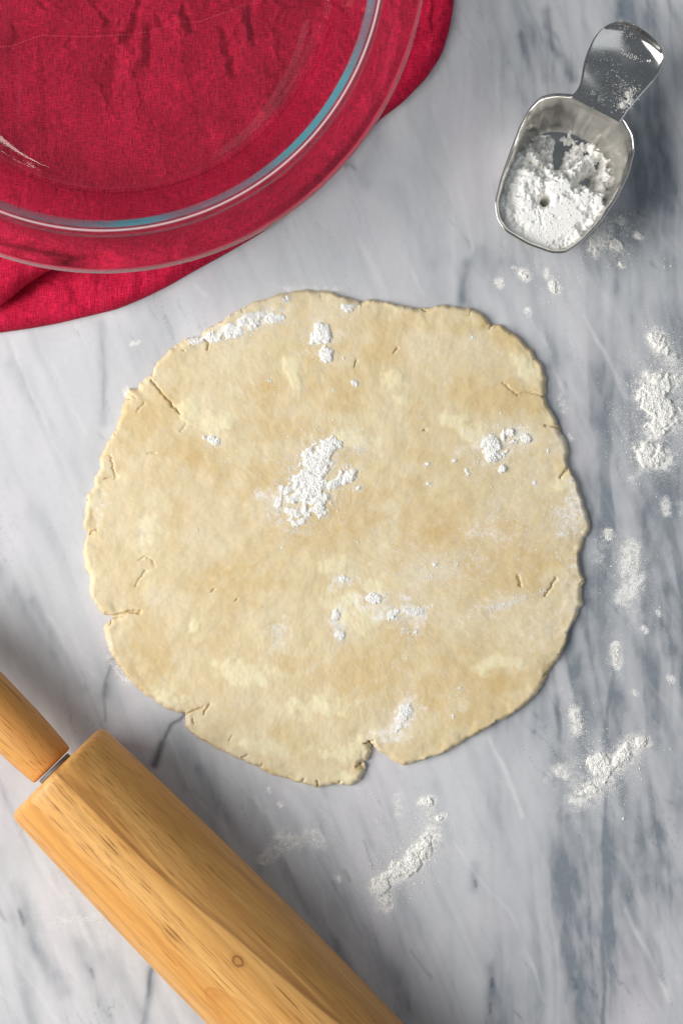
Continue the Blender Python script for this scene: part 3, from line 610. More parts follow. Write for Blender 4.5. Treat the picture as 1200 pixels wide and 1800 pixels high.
def build_napkin():
    root = empty('napkin', (PLATE_XY[0], PLATE_XY[1], 0))
    tag(root, 'rumpled red linen napkin spread under the glass pie dish', 'napkin')
    cx, cy = PLATE_XY; na, nr = len(B_N), 330
    s = np.linspace(0, 1, nr + 1)[1:]; t = 1 - (1 - s) ** 1.15
    ring = np.array([cx, cy]) + t[:, None, None] * (B_N - np.array([cx, cy]))[None]
    XY = np.vstack([[[cx, cy]], ring.reshape(-1, 2)])
    d = near_dist(XY, B_N); d[-na:] = 0
    px = XY[:, 0] * PXM + 600; py = 900 - XY[:, 1] * PXM
    r = np.hypot(XY[:, 0] - cx, XY[:, 1] - cy)
    e = np.clip(d / 0.0060, 0, 1); edge = np.sqrt(np.maximum(1 - (1 - e) ** 2, 0))
    body = 0.0042 + 0.0030 * sstep(PLATE_R0 - .012, PLATE_R0 + .03, r)
    wx = px + 6 * N1.fbm(px / 40, py / 40, 3); wy = py + 6 * N2.fbm(px / 40, py / 40, 3)
    f = np.zeros_like(px)
    for pts, w, h in FOLDS:
        q = np.asarray(pts, float); lo = q.min(0) - 3 * w - 8; hi = q.max(0) + 3 * w + 8
        k = np.nonzero((px > lo[0]) & (px < hi[0]) & (py > lo[1]) & (py < hi[1]))[0]
        if len(k): f[k] += 0.001 * h * np.exp(-(seg_dist(wx[k], wy[k], pts) / w) ** 2)
    rid = 1 - np.abs(N3.fbm(px / 120 + 0.25 * N4.fbm(px / 60, py / 60), py / 210, 3)) * 2.2
    z = body + f + 0.0007 * (sstep(0.2, 1, rid) - .4) * (0.5 + sstep(300, 0, py)) + 0.0007 * N5.fbm(px / 90, py / 150, 2) + 0.00012 * N2.fbm(px / 14, py / 26, 3)
    hem = [(-60, 98), (20, 86), (70, 66), (140, 69), (200, 68), (255, 60), (320, 42), (352, 42), (400, 24), (450, 4)]
    hy = np.interp(wx * .4 + px * .6, [q[0] for q in hem], [q[1] for q in hem])
    inh = (px > -60) & (px < 450)
    z = z + np.where(inh, 0.0007 * sstep(5, -3, py - hy) - 0.0010 * np.exp(-((py - hy + 5) / 4.0) ** 2), 0)
    cap = np.where(r < PLATE_R0 + 0.001, PLATE_Z - 0.0004 - 0.0 * r, 0.013)
    z = np.minimum(z, cap - 0.0006 * np.exp(-np.maximum(cap - z, 0) / 0.0006))
    z = np.maximum(z, 0.0012) * edge + 0.0002
    # lower right corner tucked under: a valley beneath the rolled fold at lower left
    z = z - 0.0040 * np.exp(-(seg_dist(wx, wy, [(-60, 560), (20, 522), (60, 498), (110, 474), (190, 462)]) / 20) ** 2) * edge
    z = np.maximum(z, 0.0002)
    kz = np.nonzero((py < 130) & (py > -40) & (px > -90) & (px < 480))[0]; CL_XY = XY[kz]; CL_Z = z[kz]
    tri, q = polar_faces(nr, na)
    inn = np.array([cx, cy]) + (B_N - np.array([cx, cy])) * 0.985
    V = np.vstack([np.c_[XY, z], np.c_[inn, np.full(na, 0.0001)]]); V[:, :2] -= (cx, cy)
    a = np.arange(na); b = (a + 1) % na; o = 1 + (nr - 1) * na
    q = np.vstack([q, np.stack([o + a, o + na + a, o + na + b, o + b], 1)])
    np_mesh('cloth', V, (tri, q), M_LINEN, root)
    # the rolled fold that lies over the lower left corner, as its own layer with an overhanging lip
    FP = [(-120, 430), (-40, 425), (40, 432), (100, 446), (128, 454), (104, 470), (78, 482), (50, 500), (24, 522), (0, 540), (-60, 560), (-130, 540)]
    BF = smooth_closed(resample(PA(FP, .009), 420), 10); c2 = BF.mean(0); nr2 = 46
    s = np.linspace(0, 1, nr2 + 1)[1:]; t = 1 - (1 - s) ** 1.4
    XY = np.vstack([[c2], (c2 + t[:, None, None] * (BF - c2)[None]).reshape(-1, 2)])
    d = near_dist(XY, BF); d[-len(BF):] = 0
    px = XY[:, 0] * PXM + 600; py = 900 - XY[:, 1] * PXM
    e = np.clip(d / 0.0058, 0, 1); edge = np.sqrt(np.maximum(1 - (1 - e) ** 2, 0))
    z = 0.0105 + 0.0072 * edge + 0.0006 * N5.fbm(px / 40, py / 60, 3) * edge
    tri, q = polar_faces(nr2, len(BF)); na = len(BF)
    inn = c2 + (BF - c2) * 0.80
    V = np.vstack([np.c_[XY, z], np.c_[inn, np.full(na, 0.0045)]]); V[:, :2] -= (cx, cy)
    a = np.arange(na); b = (a + 1) % na; o = 1 + (nr2 - 1) * na
    q = np.vstack([q, np.stack([o + a, o + na + a, o + na + b, o + b], 1)])
    np_mesh('rolled_fold', V, (tri, q), M_LINEN, root)
    # hem stitching: a row of short thread stitches
    rng = random.Random(8); pts = resample([(x, y - 5) for x, y in hem], 120, False)
    bm = bmesh.new()
    for i in range(0, 119):
        p0, p1 = pts[i], pts[i] + (pts[i + 1] - pts[i]) * 0.62
        a0 = Vector((*P(*p0, .006), 0)); a1 = Vector((*P(*p1, .006), 0))
        wq = np.array([[(a0.x + a1.x) / 2, (a0.y + a1.y) / 2]])
        k = np.argmin(((CL_XY - wq) ** 2).sum(1))
        zz = CL_Z[k] + .00012
        dirv = (a1 - a0); L = dirv.length
        mtx = Matrix.Translation(Vector(((a0.x + a1.x) / 2 - cx, (a0.y + a1.y) / 2 - cy, zz))) @ dirv.to_track_quat('X', 'Z').to_matrix().to_4x4() @ Matrix.Diagonal((L * .5, .00024, .00020, 1))
        bmesh.ops.create_icosphere(bm, subdivisions=1, radius=1, matrix=mtx)
    me = bpy.data.meshes.new('hem_stitching'); bm.to_mesh(me); bm.free(); me.materials.append(M_THREAD)
    ob = bpy.data.objects.new('hem_stitching', me); C.objects.link(ob); ob.parent = root
    tag(ob, kind='stuff')
build_napkin()

# ------------------------------------------------------------------ glass pie dish
def build_plate():
    R = 0.1397; t = 0.0038
    def arc(cx, cz, r, a0, a1, n): return [(cx + r * math.cos(math.radians(a0 + (a1 - a0) * i / n)), cz + r * math.sin(math.radians(a0 + (a1 - a0) * i / n))) for i in range(n + 1)]
    # outer skin from the pole out, then over the rim, then the inner skin back to the pole
    prof = [(0, 0.0012), (0.085, 0.0012), (0.0915, 0.0005), (0.0945, 0.0), (0.0970, 0.0004), (0.0988, 0.0018), (0.1002, 0.0040)]
    prof += [(0.1080, 0.0150), (0.1150, 0.0245), (0.1200, 0.0312)] + [(0.1222, 0.0338), (0.1240, 0.0354), (0.1262, 0.0364)]
    prof += [(0.1300, 0.0373), (0.1355, 0.0388)] + arc(R - .0021, 0.0410, 0.0021, -70, 118, 10)
    prof += [(0.1330, 0.0424), (0.1270, 0.0417), (0.1225, 0.0416), (0.1204, 0.0412), (0.1188, 0.0402), (0.1172, 0.0384), (0.1115, 0.0308), (0.1055, 0.0222), (0.1003, 0.0140), (0.0975, 0.0096), (0.0945, 0.0068), (0.0905, 0.0052), (0.0850, 0.0046), (0, 0.0046)]
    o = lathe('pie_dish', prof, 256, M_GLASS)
    o.location = (PLATE_XY[0], PLATE_XY[1], PLATE_Z)
    tag(o, 'round clear glass pie dish with wide rim standing on the red napkin', 'pie dish')
build_plate()

# ------------------------------------------------------------------ rolling pin
def build_pin():
    Rb = 0.0276
    a = Vector((*P(100, 1354, Rb), Rb)); b = Vector((*P(553, 1812, Rb), Rb)); ax = (b - a); ax.z = 0; ax.normalize()
    root = empty('rolling_pin', a)
    zq = ax.to_track_quat('Z', 'Y')
    # local X points up at the camera, local Z along the pin
    up = Vector((0, 0, 1)); yv = ax.cross(up)
    rot = Matrix((up, ax.cross(up), ax)).transposed()
    root.rotation_euler = rot.to_euler()
    tag(root, 'pale wooden rolling pin with turned handles lying beside the dough', 'rolling pin')
    L = 0.255
    def rb(z): return Rb * (1 + 0.105 * math.sin(math.pi * min(max(z / L, 0), 1)))
    prof = [(0, 0), (0.009, 0), (0.0235, 0), (0.0252, 0.0002), (0.0264, 0.0008), (0.0272, 0.0018), (0.0276, 0.0032)]
    prof += [(rb(z), z) for z in np.linspace(0.006, L - 0.006, 60)]
    prof += [(0.0276, L - .0032), (0.0272, L - .0018), (0.0264, L - .0008), (0.0252, L - .0002), (0.0235, L), (0.009, L), (0, L)]
    lathe('barrel', prof, 160, M_BARREL, root)
    hp = [(0.0, 0.0), (0.0060, 0.0), (0.0096, 0.0001), (0.0106, 0.0005), (0.0110, 0.0014), (0.0113, 0.004), (0.0119, 0.012), (0.0124, 0.022), (0.0127, 0.034), (0.0129, 0.048), (0.0128, 0.060), (0.0122, 0.074), (0.0110, 0.086), (0.0090, 0.094), (0.0055, 0.0985), (0.0, 0.1)]
    wp = [(0.0, 0.0), (0.0082, 0.0), (0.0087, 0.0003), (0.0087, 0.0017), (0.0082, 0.0020), (0.0, 0.0020)]
    for end in (0, 1):
        h = lathe('handle', hp, 96, M_HANDLE, root); w = lathe('washer', wp, 64, M_WASHER, root)
        if end == 0:
            h.rotation_euler = (math.pi, 0, 0); h.location = (0, 0, -0.0026); w.location = (0, 0, -0.0021)
        else:
            h.location = (0, 0, L + 0.0026); w.location = (0, 0, L + 0.0001)
build_pin()

# ------------------------------------------------------------------ steel scoop with flour
RIM_PX = [(976, 166), (951, 171), (930, 192), (913, 224), (895, 273), (880, 315), (870, 357), (874, 385), (888, 406), (927, 429), (969, 444), (993, 444), (1018, 427), (1053, 392), (1081, 350), (1102, 308), (1113, 266), (1111, 238), (1095, 210), (1070, 191), (1039, 175), (1007, 168)]
HZ = 0.0260
B_R = smooth_closed(resample(PA(RIM_PX, HZ), 240), 5)
B_C = B_R.mean(0)
SC_S = 0.0011

def scoop_inset(u):
    """rim outline shrunk by a distance (m)"""
    v = B_R - B_C; L = np.hypot(*v.T)
    return B_C + v * (1 - u / L)[:, None]
WALL = [(0.0150, 0.0000), (0.0125, 0.0003), (0.0105, 0.0012), (0.0090, 0.0026), (0.0078, 0.0046), (0.0066, 0.0080), (0.0050, 0.0130), (0.0034, 0.0185), (0.0018, 0.0232), (0.0005, 0.0256), (-0.0001, 0.0260)]

def build_scoop():
    root = empty('measuring_scoop', (B_C[0], B_C[1], 0))
    tag(root, 'small stainless steel measuring scoop with short flared handle, holding flour', 'measuring scoop')
    # inner skin, lip, outer skin
    loops = [(scoop_inset(0.0150 + 0.9 * k * 0.004), SC_S) for k in (3, 2, 1)]
    loops += [(scoop_inset(u), z + SC_S) for u, z in WALL]
    loops += [(scoop_inset(-0.0005), HZ + SC_S - 0.0004), (scoop_inset(-0.0004), HZ + SC_S - 0.0011)]
    loops += [(scoop_inset(u - 0.0008), z + SC_S - 0.0008) for u, z in WALL[::-1][1:]]
    loops += [(scoop_inset(0.0150 + 0.9 * k * 0.004), SC_S - 0.0009) for k in (1, 2, 3)]
    na = len(B_R); V = [[*B_C, SC_S]]
    for p, z in loops: V += [[x, y, z] for x, y in p]
    V.append([*B_C, SC_S - 0.0009]); V = np.array(V); V[:, :2] -= B_C
    tri, q = polar_faces(len(loops), na)
    a = np.arange(na); o = 1 + (len(loops) - 1) * na
    tri = np.vstack([tri, np.stack([o + (a + 1) % na, o + a, np.full(na, len(V) - 1)], 1)])
    np_mesh('bowl', V, (tri, q), M_STEEL, root)
    # handle: cross sections from the neck to the tip (left px, right px)
    secs = [((1002, 170), (1090, 216)), ((1012, 160), (1094, 208)), ((1019, 148), (1100, 199)), ((1022, 130), (1114, 181)), ((1025, 112), (1134, 158)), ((1029, 98), (1151, 140)), ((1035, 82), (1162, 120)), ((1043, 66), (1167, 99)), ((1054, 52), (1162, 82)), ((1068, 42), (1148, 66)), ((1082, 37.5), (1132, 53)), ((1096, 37), (1112, 42))]
    secs = np.array(secs, float)
    idx = np.linspace(0, len(secs) - 1, 46)
    Lp = np.stack([np.interp(idx, range(len(secs)), secs[:, 0, k]) for k in (0, 1)], 1); Rp = np.stack([np.interp(idx, range(len(secs)), secs[:, 1, k]) for k in (0, 1)], 1)
    for _ in range(6):
        for A in (Lp, Rp): A[1:-1] = .25 * A[:-2] + .5 * A[1:-1] + .25 * A[2:]
    nu = 25; us = np.linspace(0, 1, nu)
    tops = []
    for i in range(len(idx)):
        s = i / (len(idx) - 1)
        zc = 0.0262 + 0.0030 * math.sin(s * 2.2) - 0.0060 * s + 0.0085 * max(0.0, s - 0.45) ** 2 / 0.3     # dips, then curls up at the tip
        for u in us:
            zz = zc + 0.0016 * (2 * u - 1) ** 2 * (0.2 + 1.0 * s) + 0.0009 * math.sin(s * 5 + u * 2.2)
            zz += 0.0028 * (max(0.0, u - .6) / .4) ** 2 * float(sstep(.4, .75, s)) * float(sstep(1.08, .85, s))
            p = Lp[i] * (1 - u) + Rp[i] * u
            tops.append([*P(p[0], p[1], zz), zz])
    T = np.array(tops); Bm = T.copy(); Bm[:, 2] -= 0.0012
    T0 = T.copy()
    T[:, :2] -= B_C; Bm[:, :2] -= B_C
    n = len(T); F = grid_faces(len(idx), nu)
    ii = np.arange(len(idx)); jj = np.arange(nu)
    loop = np.r_[ii[:-1] * nu, (len(idx) - 1) * nu + jj[:-1], ii[:0:-1] * nu + nu - 1, jj[:0:-1]]
    ln = np.roll(loop, -1)
    side = np.stack([loop, n + loop, n + ln, ln], 1)
    hd = np_mesh('handle', np.vstack([T, Bm]), np.vstack([F[:, ::-1], F + n, side[:, ::-1]]), M_STEEL, root)
    bv = hd.modifiers.new('soft_edge', 'BEVEL'); bv.width = 0.0003; bv.segments = 2; bv.limit_method = 'ANGLE'; bv.angle_limit = math.radians(60)
    # the stamped capacity, following the handle's surface
    def mark(txt, px, py, size, deg):
        cu = bpy.data.curves.new('volume_mark', 'FONT'); cu.body = txt; cu.size = size; cu.extrude = 0.00005; cu.align_x = 'CENTER'; cu.align_y = 'CENTER'; cu.space_character = 1.15; cu.resolution_u = 3
        cu.offset = -0.00004
        t = bpy.data.objects.new('volume_mark', cu); C.objects.link(t)
        bpy.context.view_layer.update()
        me = bpy.data.meshes.new_from_object(t.evaluated_get(bpy.context.evaluated_depsgraph_get()))
        bpy.data.objects.remove(t)
        c = np.array(P(px, py, .027)); ca, sa = math.cos(math.radians(deg)), math.sin(math.radians(deg))
        for v in me.vertices:
            x, y = c[0] + v.co.x * ca - v.co.y * sa, c[1] + v.co.x * sa + v.co.y * ca
            d2 = (T0[:, 0] - x) ** 2 + (T0[:, 1] - y) ** 2; k = np.argpartition(d2, 4)[:4]; wgt = 1 / (d2[k] + 1e-10)
            v.co = (x - B_C[0], y - B_C[1], (T0[k, 2] * wgt).sum() / wgt.sum() + 0.00008 + v.co.z)
        me.materials.clear(); me.materials.append(M_ETCH)
        o = bpy.data.objects.new('volume_mark', me); C.objects.link(o); o.parent = hd
    mark('60ML', 1105, 94, 0.0033, 155)
    return T0
HANDLE_PTS = build_scoop()

def build_scoop_flour():
    # heap height above the scoop floor, in a grid over the bowl
    lo, hi = B_R.min(0) - .002, B_R.max(0) + .002; st = 0.00042
    xs, ys = np.arange(lo[0], hi[0], st), np.arange(lo[1], hi[1], st)
    X, Y = [q.ravel() for q in np.meshgrid(xs, ys, indexing='ij')]
    v = np.stack([X, Y], 1) - B_C; L = np.hypot(*v.T); th = np.arctan2(v[:, 1], v[:, 0])
    rv = B_R - B_C; rt = np.arctan2(rv[:, 1], rv[:, 0]); rl = np.hypot(*rv.T); o = np.argsort(rt)
    Rr = np.interp(th, np.r_[rt[o] - 2 * np.pi, rt[o], rt[o] + 2 * np.pi], np.r_[rl[o], rl[o], rl[o]])
    inset = Rr - L
    w = np.array(WALL)[::-1]; wall = np.interp(inset, w[:, 0], w[:, 1]) + SC_S
    px = X / (H - .012) * H * PXM + 600; py = 900 - Y / (H - .012) * H * PXM          # as seen at mid height
    dx, dy = -0.42, 0.907
    s = (px - 1000) * dx + (py - 248) * dy
    c = (px - 1000) * dy - (py - 248) * dx
    n = N1.fbm(px / 26, py / 26, 4, .6); nf = N2.fbm(px / 7, py / 7, 3, .6)
    f = 0.0205 * sstep(-20, 96, s + 16 * n) + 0.0024 * n + 0.0005 * nf + 0.0008 * np.abs(N4.fbm(px / 12, py / 12, 3))
    f = f + 0.0035 * sstep(60, -30, np.abs(c - 30)) * sstep(0, 30, s) - 0.0020 * sstep(20, 90, -c)
    for hx, hy, sx, sy, ang, dep in ((985, 268, 9, 24, 8, .024), (978, 292, 24, 26, 0, .006), (1035, 318, 11, 12, 0, .030), (1028, 318, 27, 27, 0, .006), (955, 358, 8, 8, 0, .030), (950, 352, 24, 20, 0, .003), (1062, 356, 7, 12, 20, .012)):
        q, r = math.cos(math.radians(ang)), math.sin(math.radians(ang))
        a = (px - hx) * q + (py - hy) * r; b = -(px - hx) * r + (py - hy) * q
        wv = 1 + 0.25 * nf
        f = f - dep * np.exp(-(((a / sx) ** 2 + (b / sy) ** 2) * wv) ** 1.3)
    f = np.minimum(f, 0.0212) + SC_S
    z = np.maximum(f, wall - 0.0003)
    ok = (f > wall + 0.0002) & (inset > 0.0002)
    ny = len(ys); F = grid_faces(len(xs), ny)
    F = F[ok[F].sum(1) >= 1]
    z = np.where(ok, f, wall - 0.0002)
    used = np.unique(F); mp = np.zeros(len(X), int); mp[used] = np.arange(len(used))
    V = np.stack([X, Y, z], 1)[used]
    return V, mp[F], ok[used]
SV, SF, SOK = build_scoop_flour()

# ------------------------------------------------------------------ flour: thousands of separate grains and crumbs
_ico = bmesh.new(); bmesh.ops.create_icosphere(_ico, subdivisions=1, radius=1)
ICO_V = np.array([v.co[:] for v in _ico.verts]); ICO_F = np.array([[v.index for v in f.verts] for f in _ico.faces]); _ico.free()
OCT_V = np.array([(1, 0, 0), (-1, 0, 0), (0, 1, 0), (0, -1, 0), (0, 0, 1.), (0, 0, -1)])
OCT_F = np.array([(0, 2, 4), (2, 1, 4), (1, 3, 4), (3, 0, 4), (2, 0, 5), (1, 2, 5), (3, 1, 5), (0, 3, 5)])

def grains(pos, rad, rng):
    """lumpy little stones, one per position"""
    outV, outF = [], []; base = 0
    for big in (0, 1):
        k = np.nonzero((rad > 0.00030) == bool(big))[0]
        if len(k) == 0: continue
        v, f = (ICO_V, ICO_F) if big else (OCT_V, OCT_F)
        n = len(k)
        jit = 1 + (0.34 if big else 0.3) * (rng.rand(n, len(v), 1) - .5) * 2
        q = rng.rand(n) * 2 * np.pi; c, s = np.cos(q), np.sin(q)
        sc = rad[k][:, None] * (0.7 + 0.6 * rng.rand(n, 3)); sc[:, 2] *= 0.34
        p = v[None] * jit * sc[:, None]
        p = np.stack([p[..., 0] * c[:, None] - p[..., 1] * s[:, None], p[..., 0] * s[:, None] + p[..., 1] * c[:, None], p[..., 2]], -1) + pos[k][:, None]
        outV.append(p.reshape(-1, 3)); outF.append((f[None] + (np.arange(n) * len(v))[:, None, None] + base).reshape(-1, 3)); base += n * len(v)
    return np.vstack(outV), np.vstack(outF)

def flour_points(strk, rng, clump=26.0):
    """strk: (x0,y0,x1,y1,half width px,count,mound mm,median radius mm)"""
    P_, R_, Z_ = [], [], []
    for x0, y0, x1, y1, w, n, mh, mr in strk:
        n = int(n * 3.2); m = int(n * 2.0)
        t = rng.rand(m)
        tail = rng.rand(m) < 0.32
        off = rng.randn(m, 2) * w * np.where(tail, 1.8, 0.56)[:, None]
        x = x0 + (x1 - x0) * t + off[:, 0]; y = y0 + (y1 - y0) * t + off[:, 1]
        d = np.hypot(*off.T) / w
        c = N5.fbm(x / clump + 3.1, y / clump, 3, .6) + 0.8 * N2.fbm(x / 7, y / 7, 2)
        keep = rng.rand(m) < np.clip(0.46 + 0.7 * c, 0.06, 1)
        x, y, d, c = x[keep][:n], y[keep][:n], d[keep][:n], c[keep][:n]
        r = mr * 0.001 * np.exp(0.42 * rng.randn(len(x))) * np.where(d > 1.1, 0.80, 1.0)
        r = np.clip(r * 0.58, 0.00006, 0.0009)
        z = 0.001 * mh * np.exp(-(d / .8) ** 2) * rng.rand(len(x)) ** .7 * np.clip(.6 + c, .1, 1.4)
        P_.append(np.stack([x, y], 1)); R_.append(r); Z_.append(z)
    return np.vstack(P_), np.concatenate(R_), np.concatenate(Z_)

def mound(p, r, h0, mh, basef, rng):
    """a low continuous heap under the grains wherever they lie thick"""
    st = 1.5                                              # photograph px
    lo = p.min(0) - 8; n = np.ceil((p.max(0) + 8 - lo) / st).astype(int) + 1
    if n.max() > 900 or mh < (0.24 if h0 == 0 else 0.12): return None
    g = np.zeros(n); ij = ((p - lo) / st).astype(int)
    np.add.at(g, (ij[:, 0], ij[:, 1]), (r * PXM / st) ** 2 * 3.0)
    for _ in range(4):
        g = .25 * np.roll(g, 1, 0) + .5 * g + .25 * np.roll(g, -1, 0); g = .25 * np.roll(g, 1, 1) + .5 * g + .25 * np.roll(g, -1, 1)
    X, Y = np.meshgrid(lo[0] + np.arange(n[0]) * st, lo[1] + np.arange(n[1]) * st, indexing='ij')
    nz = N1.fbm(X / 6, Y / 6, 3, .6); n2 = N4.fbm(X / 14, Y / 14, 3)
    q = g * (1 + .22 * nz + .3 * n2) - (1.15 if h0 == 0 else 0.9)
    if q.max() <= 0: return None
    h = 0.001 * mh * (np.clip(q, 0, 1.6) / 1.6) ** .6 * (1 + .40 * n2 + .04 * nz)
    h = np.where(q > 0, h + 0.00012, -0.0006).ravel(); ok = q.ravel() > 0
    F = grid_faces(n[0], n[1]); F = F[ok[F].sum(1) >= 1]
    u = np.unique(F); mp = np.zeros(h.size, int); mp[u] = np.arange(len(u))
    xy = PA(np.stack([X.ravel(), Y.ravel()], 1)[u], h0)
    return np.c_[xy, h[u]], mp[F][:, ::-1], h, lo, st, n

def flour_patch(name, label, strk, seed, on=None, group=None, clump=26.0):
    rng = np.random.RandomState(seed)
    p, r, z = flour_points(strk, rng, clump)
    h0 = 0.0 if on is None else T_D
    def basef(xy):
        if on is None: return np.zeros(len(xy)), np.ones(len(xy), bool)
        nb = np.concatenate([np.argmin(((xy[i:i + 4000, None, :] - B_D[None, ::6]) ** 2).sum(-1), 1) for i in range(0, len(xy), 4000)])
        c = np.array(PA([(592, 948)])[0])
        ins = np.hypot(*(xy - c).T) < np.hypot(*(B_D[::6][nb] - c).T)
        return dough_height(xy[:, 0], xy[:, 1], near_dist(xy, B_D)), ins
    mh = 0.26 * max(q[6] for q in strk)
    md = mound(p, r, h0, mh, basef, rng)
    xy = PA(p, h0); base, ins = basef(xy)
    lift = np.zeros(len(p))
    if md is not None:
        mv, mf, hh, lo, st, n = md; ij = np.round((p - lo) / st).astype(int)
        lift = np.maximum(hh.reshape(n)[ij[:, 0], ij[:, 1]], 0)
    V, F = grains(np.c_[xy, base + lift + 0.25 * z * (lift <= 0) + r * 0.22][ins], r[ins], rng)
    V[:, 2] = np.maximum(V[:, 2], 0.00003)
    FF = [F]
    if md is not None:
        mb, mi = basef(mv[:, :2]); mv = mv.copy(); mv[:, 2] += mb; mf = mf[mi[mf].all(1)]
        V = np.vstack([V, mv]); FF.append(mf + len(V) - len(mv))
    o = np_mesh(name, V, tuple(FF), M_FLOUR, smooth=True)
    tag(o, label, 'flour', group or 'flour scattered on the marble', 'stuff')
    return o

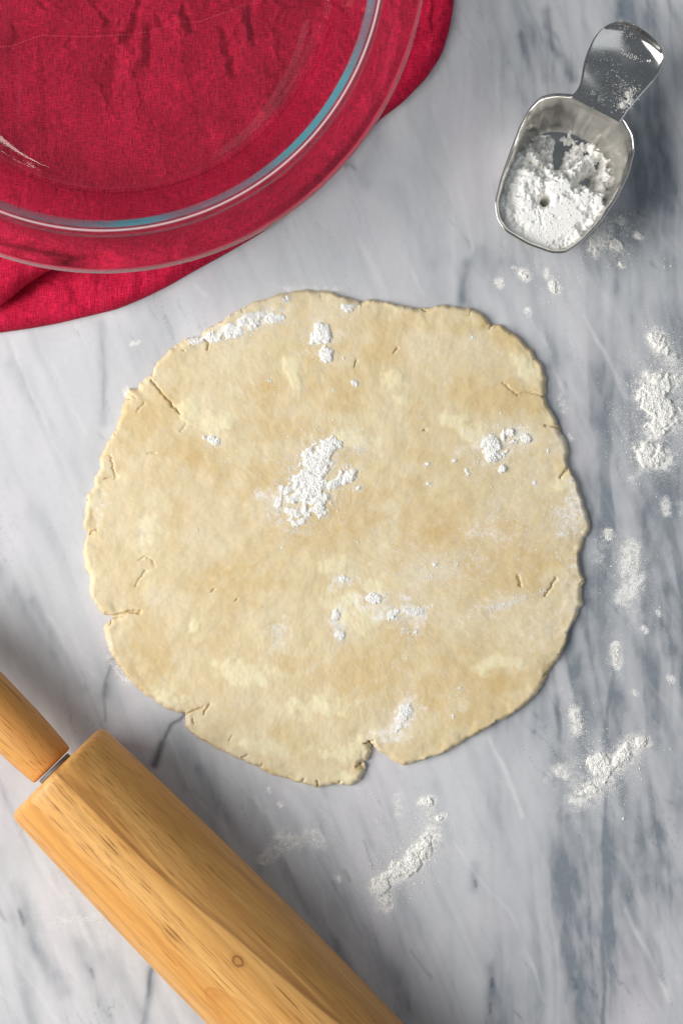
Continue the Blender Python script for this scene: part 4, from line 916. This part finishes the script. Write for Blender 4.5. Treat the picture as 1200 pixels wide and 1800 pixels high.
for i, (lab, st) in enumerate(TABLE):
    flour_patch('flour_spill', lab, st, 100 + i)
ONDOUGH = [
    ('large patch of white flour at the middle of the dough', [(590, 778, 560, 810, 12, 1900, 1.6, .24), (560, 800, 545, 850, 22, 4200, 1.8, .24), (545, 855, 560, 895, 20, 2800, 1.9, .24), (585, 852, 626, 832, 8, 800, 1.0, .24), (520, 850, 500, 900, 26, 2600, .4, .17), (535, 900, 510, 930, 28, 1400, .2, .14), (630, 858, 633, 862, 5, 50, .5, .24), (620, 780, 648, 800, 14, 260, .1, .15), (540, 850, 560, 870, 70, 700, .05, .12)], 16),
    ('compact lump of flour near the upper edge of the dough', [(566, 578, 568, 596, 12, 1700, 2.2, .25), (572, 612, 578, 632, 12, 700, .7, .2), (548, 598, 556, 604, 8, 200, .5, .2)], 20),
    ('band of flour along the upper left edge of the dough', [(366, 596, 400, 588, 8, 900, .7, .22), (400, 586, 450, 560, 12, 1900, .9, .22), (450, 560, 500, 556, 13, 1100, .5, .2), (330, 602, 356, 596, 6, 500, .6, .22), (500, 530, 506, 520, 7, 160, .3, .2)], 20),
    ('small puff of flour at the top edge notch of the dough', [(604, 542, 616, 540, 8, 500, 1.0, .24)], 20),
    ('crumbly flour lump with a scattered tail at the upper right of the dough', [(862, 780, 866, 800, 14, 1900, 2.4, .26), (885, 770, 905, 768, 12, 420, .5, .22), (898, 760, 902, 763, 5, 130, 1.2, .26), (924, 770, 928, 774, 7, 220, 1.2, .26), (880, 824, 884, 828, 6, 130, 1.0, .25), (870, 812, 900, 790, 26, 460, .1, .15)], 20),
    ('scattered small flecks of flour over the right half of the dough', [(750, 816, 753, 820, 5, 80, .8, .24), (798, 810, 801, 813, 4, 60, .8, .24), (818, 825, 822, 835, 5, 90, .8, .25), (752, 850, 756, 853, 4, 50, .7, .24), (828, 591, 831, 594, 4, 70, .8, .24), (838, 850, 842, 853, 3, 20, .3, .2), (740, 730, 742, 734, 3, 20, .4, .2), (963, 790, 966, 794, 4, 40, .6, .22), (935, 845, 945, 855, 6, 80, .3, .2), (700, 850, 960, 1000, 80, 900, .03, .12), (760, 990, 764, 994, 4, 40, .6, .22)], 30),
    ('tiny flecks of flour on the upper left half of the dough', [(473, 668, 477, 672, 6, 140, .9, .22), (372, 772, 384, 778, 7, 360, 1.2, .23), (356, 768, 362, 772, 3, 40, .6, .22), (583, 683, 586, 686, 4, 50, .6, .22), (620, 672, 628, 676, 6, 110, .5, .2), (515, 620, 518, 626, 4, 40, .6, .22), (345, 930, 348, 934, 3, 20, .4, .2), (265, 1063, 268, 1066, 3, 30, .5, .2), (250, 935, 256, 940, 8, 90, .1, .14)], 30),
    ('smears of flour around the butter spot below the middle of the dough', [(590, 1076, 592, 1084, 7, 260, .8, .22), (596, 1114, 600, 1124, 7, 260, .9, .22), (598, 1018, 612, 1024, 11, 420, .3, .18), (650, 1048, 664, 1056, 9, 480, .9, .23), (680, 1082, 744, 1074, 7, 800, .5, .2), (708, 1108, 730, 1114, 11, 420, .3, .18), (690, 1060, 700, 1090, 22, 420, .1, .14), (590, 1080, 598, 1120, 16, 260, .1, .13), (484, 1100, 496, 1120, 16, 460, .05, .11)], 20),
    ('pale smudge of flour above the bottom notch of the dough', [(716, 1240, 708, 1262, 11, 800, .5, .2), (700, 1270, 690, 1290, 10, 260, .2, .17), (710, 1250, 700, 1290, 24, 360, .05, .12), (808, 1208, 812, 1211, 5, 70, .7, .22), (795, 1256, 798, 1260, 4, 40, .5, .22)], 20),
    ('faint dry streaks of flour across the lower right of the dough', [(860, 1072, 960, 1038, 7, 500, .3, .19), (740, 1010, 860, 980, 34, 700, .03, .19), (700, 1110, 900, 1080, 56, 700, .03, .19), (980, 900, 1010, 940, 22, 700, .1, .18), (860, 940, 990, 900, 60, 420, .03, .2), (640, 960, 700, 880, 60, 260, .03, .19), (560, 1120, 700, 1200, 70, 220, .03, .19), (995, 870, 1025, 900, 14, 460, .1, .13), (700, 960, 780, 1060, 50, 600, .03, .12), (780, 1180, 860, 1240, 46, 260, .03, .12), (680, 1150, 760, 1340, 30, 360, .03, .13)], 30),
]
for i, (lab, st, cl) in enumerate(ONDOUGH):
    flour_patch('flour_dusting', lab, st, 200 + i, 'dough', 'flour patches on the dough', cl)

# flour held in the scoop: the heap and its crumbs as one mass
def finish_scoop_flour():
    rng = np.random.RandomState(9)
    k = rng.choice(np.nonzero(SOK)[0], 4200); r = 0.00016 * np.exp(.45 * rng.randn(len(k)))
    pos = SV[k].copy(); pos[:, :2] += rng.randn(len(k), 2) * 0.0002; pos[:, 2] += r * .3
    gv, gf = grains(pos, r, rng)
    V = np.vstack([SV, gv])
    o = np_mesh('flour_heap', V, (SF, gf + len(SV)), M_FLOUR)
    tag(o, 'heap of crumbly white flour with poked holes inside the steel scoop', 'flour', kind='stuff')
    # dust and a small crumb pile on the handle
    rng = np.random.RandomState(12)
    p, r, z = flour_points([(1092, 184, 1106, 178, 5, 330, .9, .24), (1102, 168, 1112, 158, 8, 150, .3, .2), (1070, 130, 1110, 170, 26, 140, 0, .12), (1050, 90, 1075, 120, 18, 50, 0, .11), (1080, 50, 1110, 58, 14, 200, 0, .10), (1035, 160, 1060, 178, 10, 70, 0, .12), (1140, 105, 1142, 107, 3, 14, .2, .2), (1128, 102, 1129, 103, 2, 10, .2, .18)], rng, 12)
    xy = PA(p, .0275)
    d2 = ((xy[:, None] - HANDLE_PTS[None, :, :2]) ** 2).sum(-1); kk = d2.argmin(1); ok = d2.min(1) < 0.0012 ** 2
    V, F = grains(np.c_[xy, HANDLE_PTS[kk, 2] + z + r * .5][ok], r[ok], rng)
    o = np_mesh('flour_dusting', V, F, M_FLOUR)
    tag(o, 'specks of flour clinging to the steel scoop handle', 'flour', kind='stuff')
finish_scoop_flour()
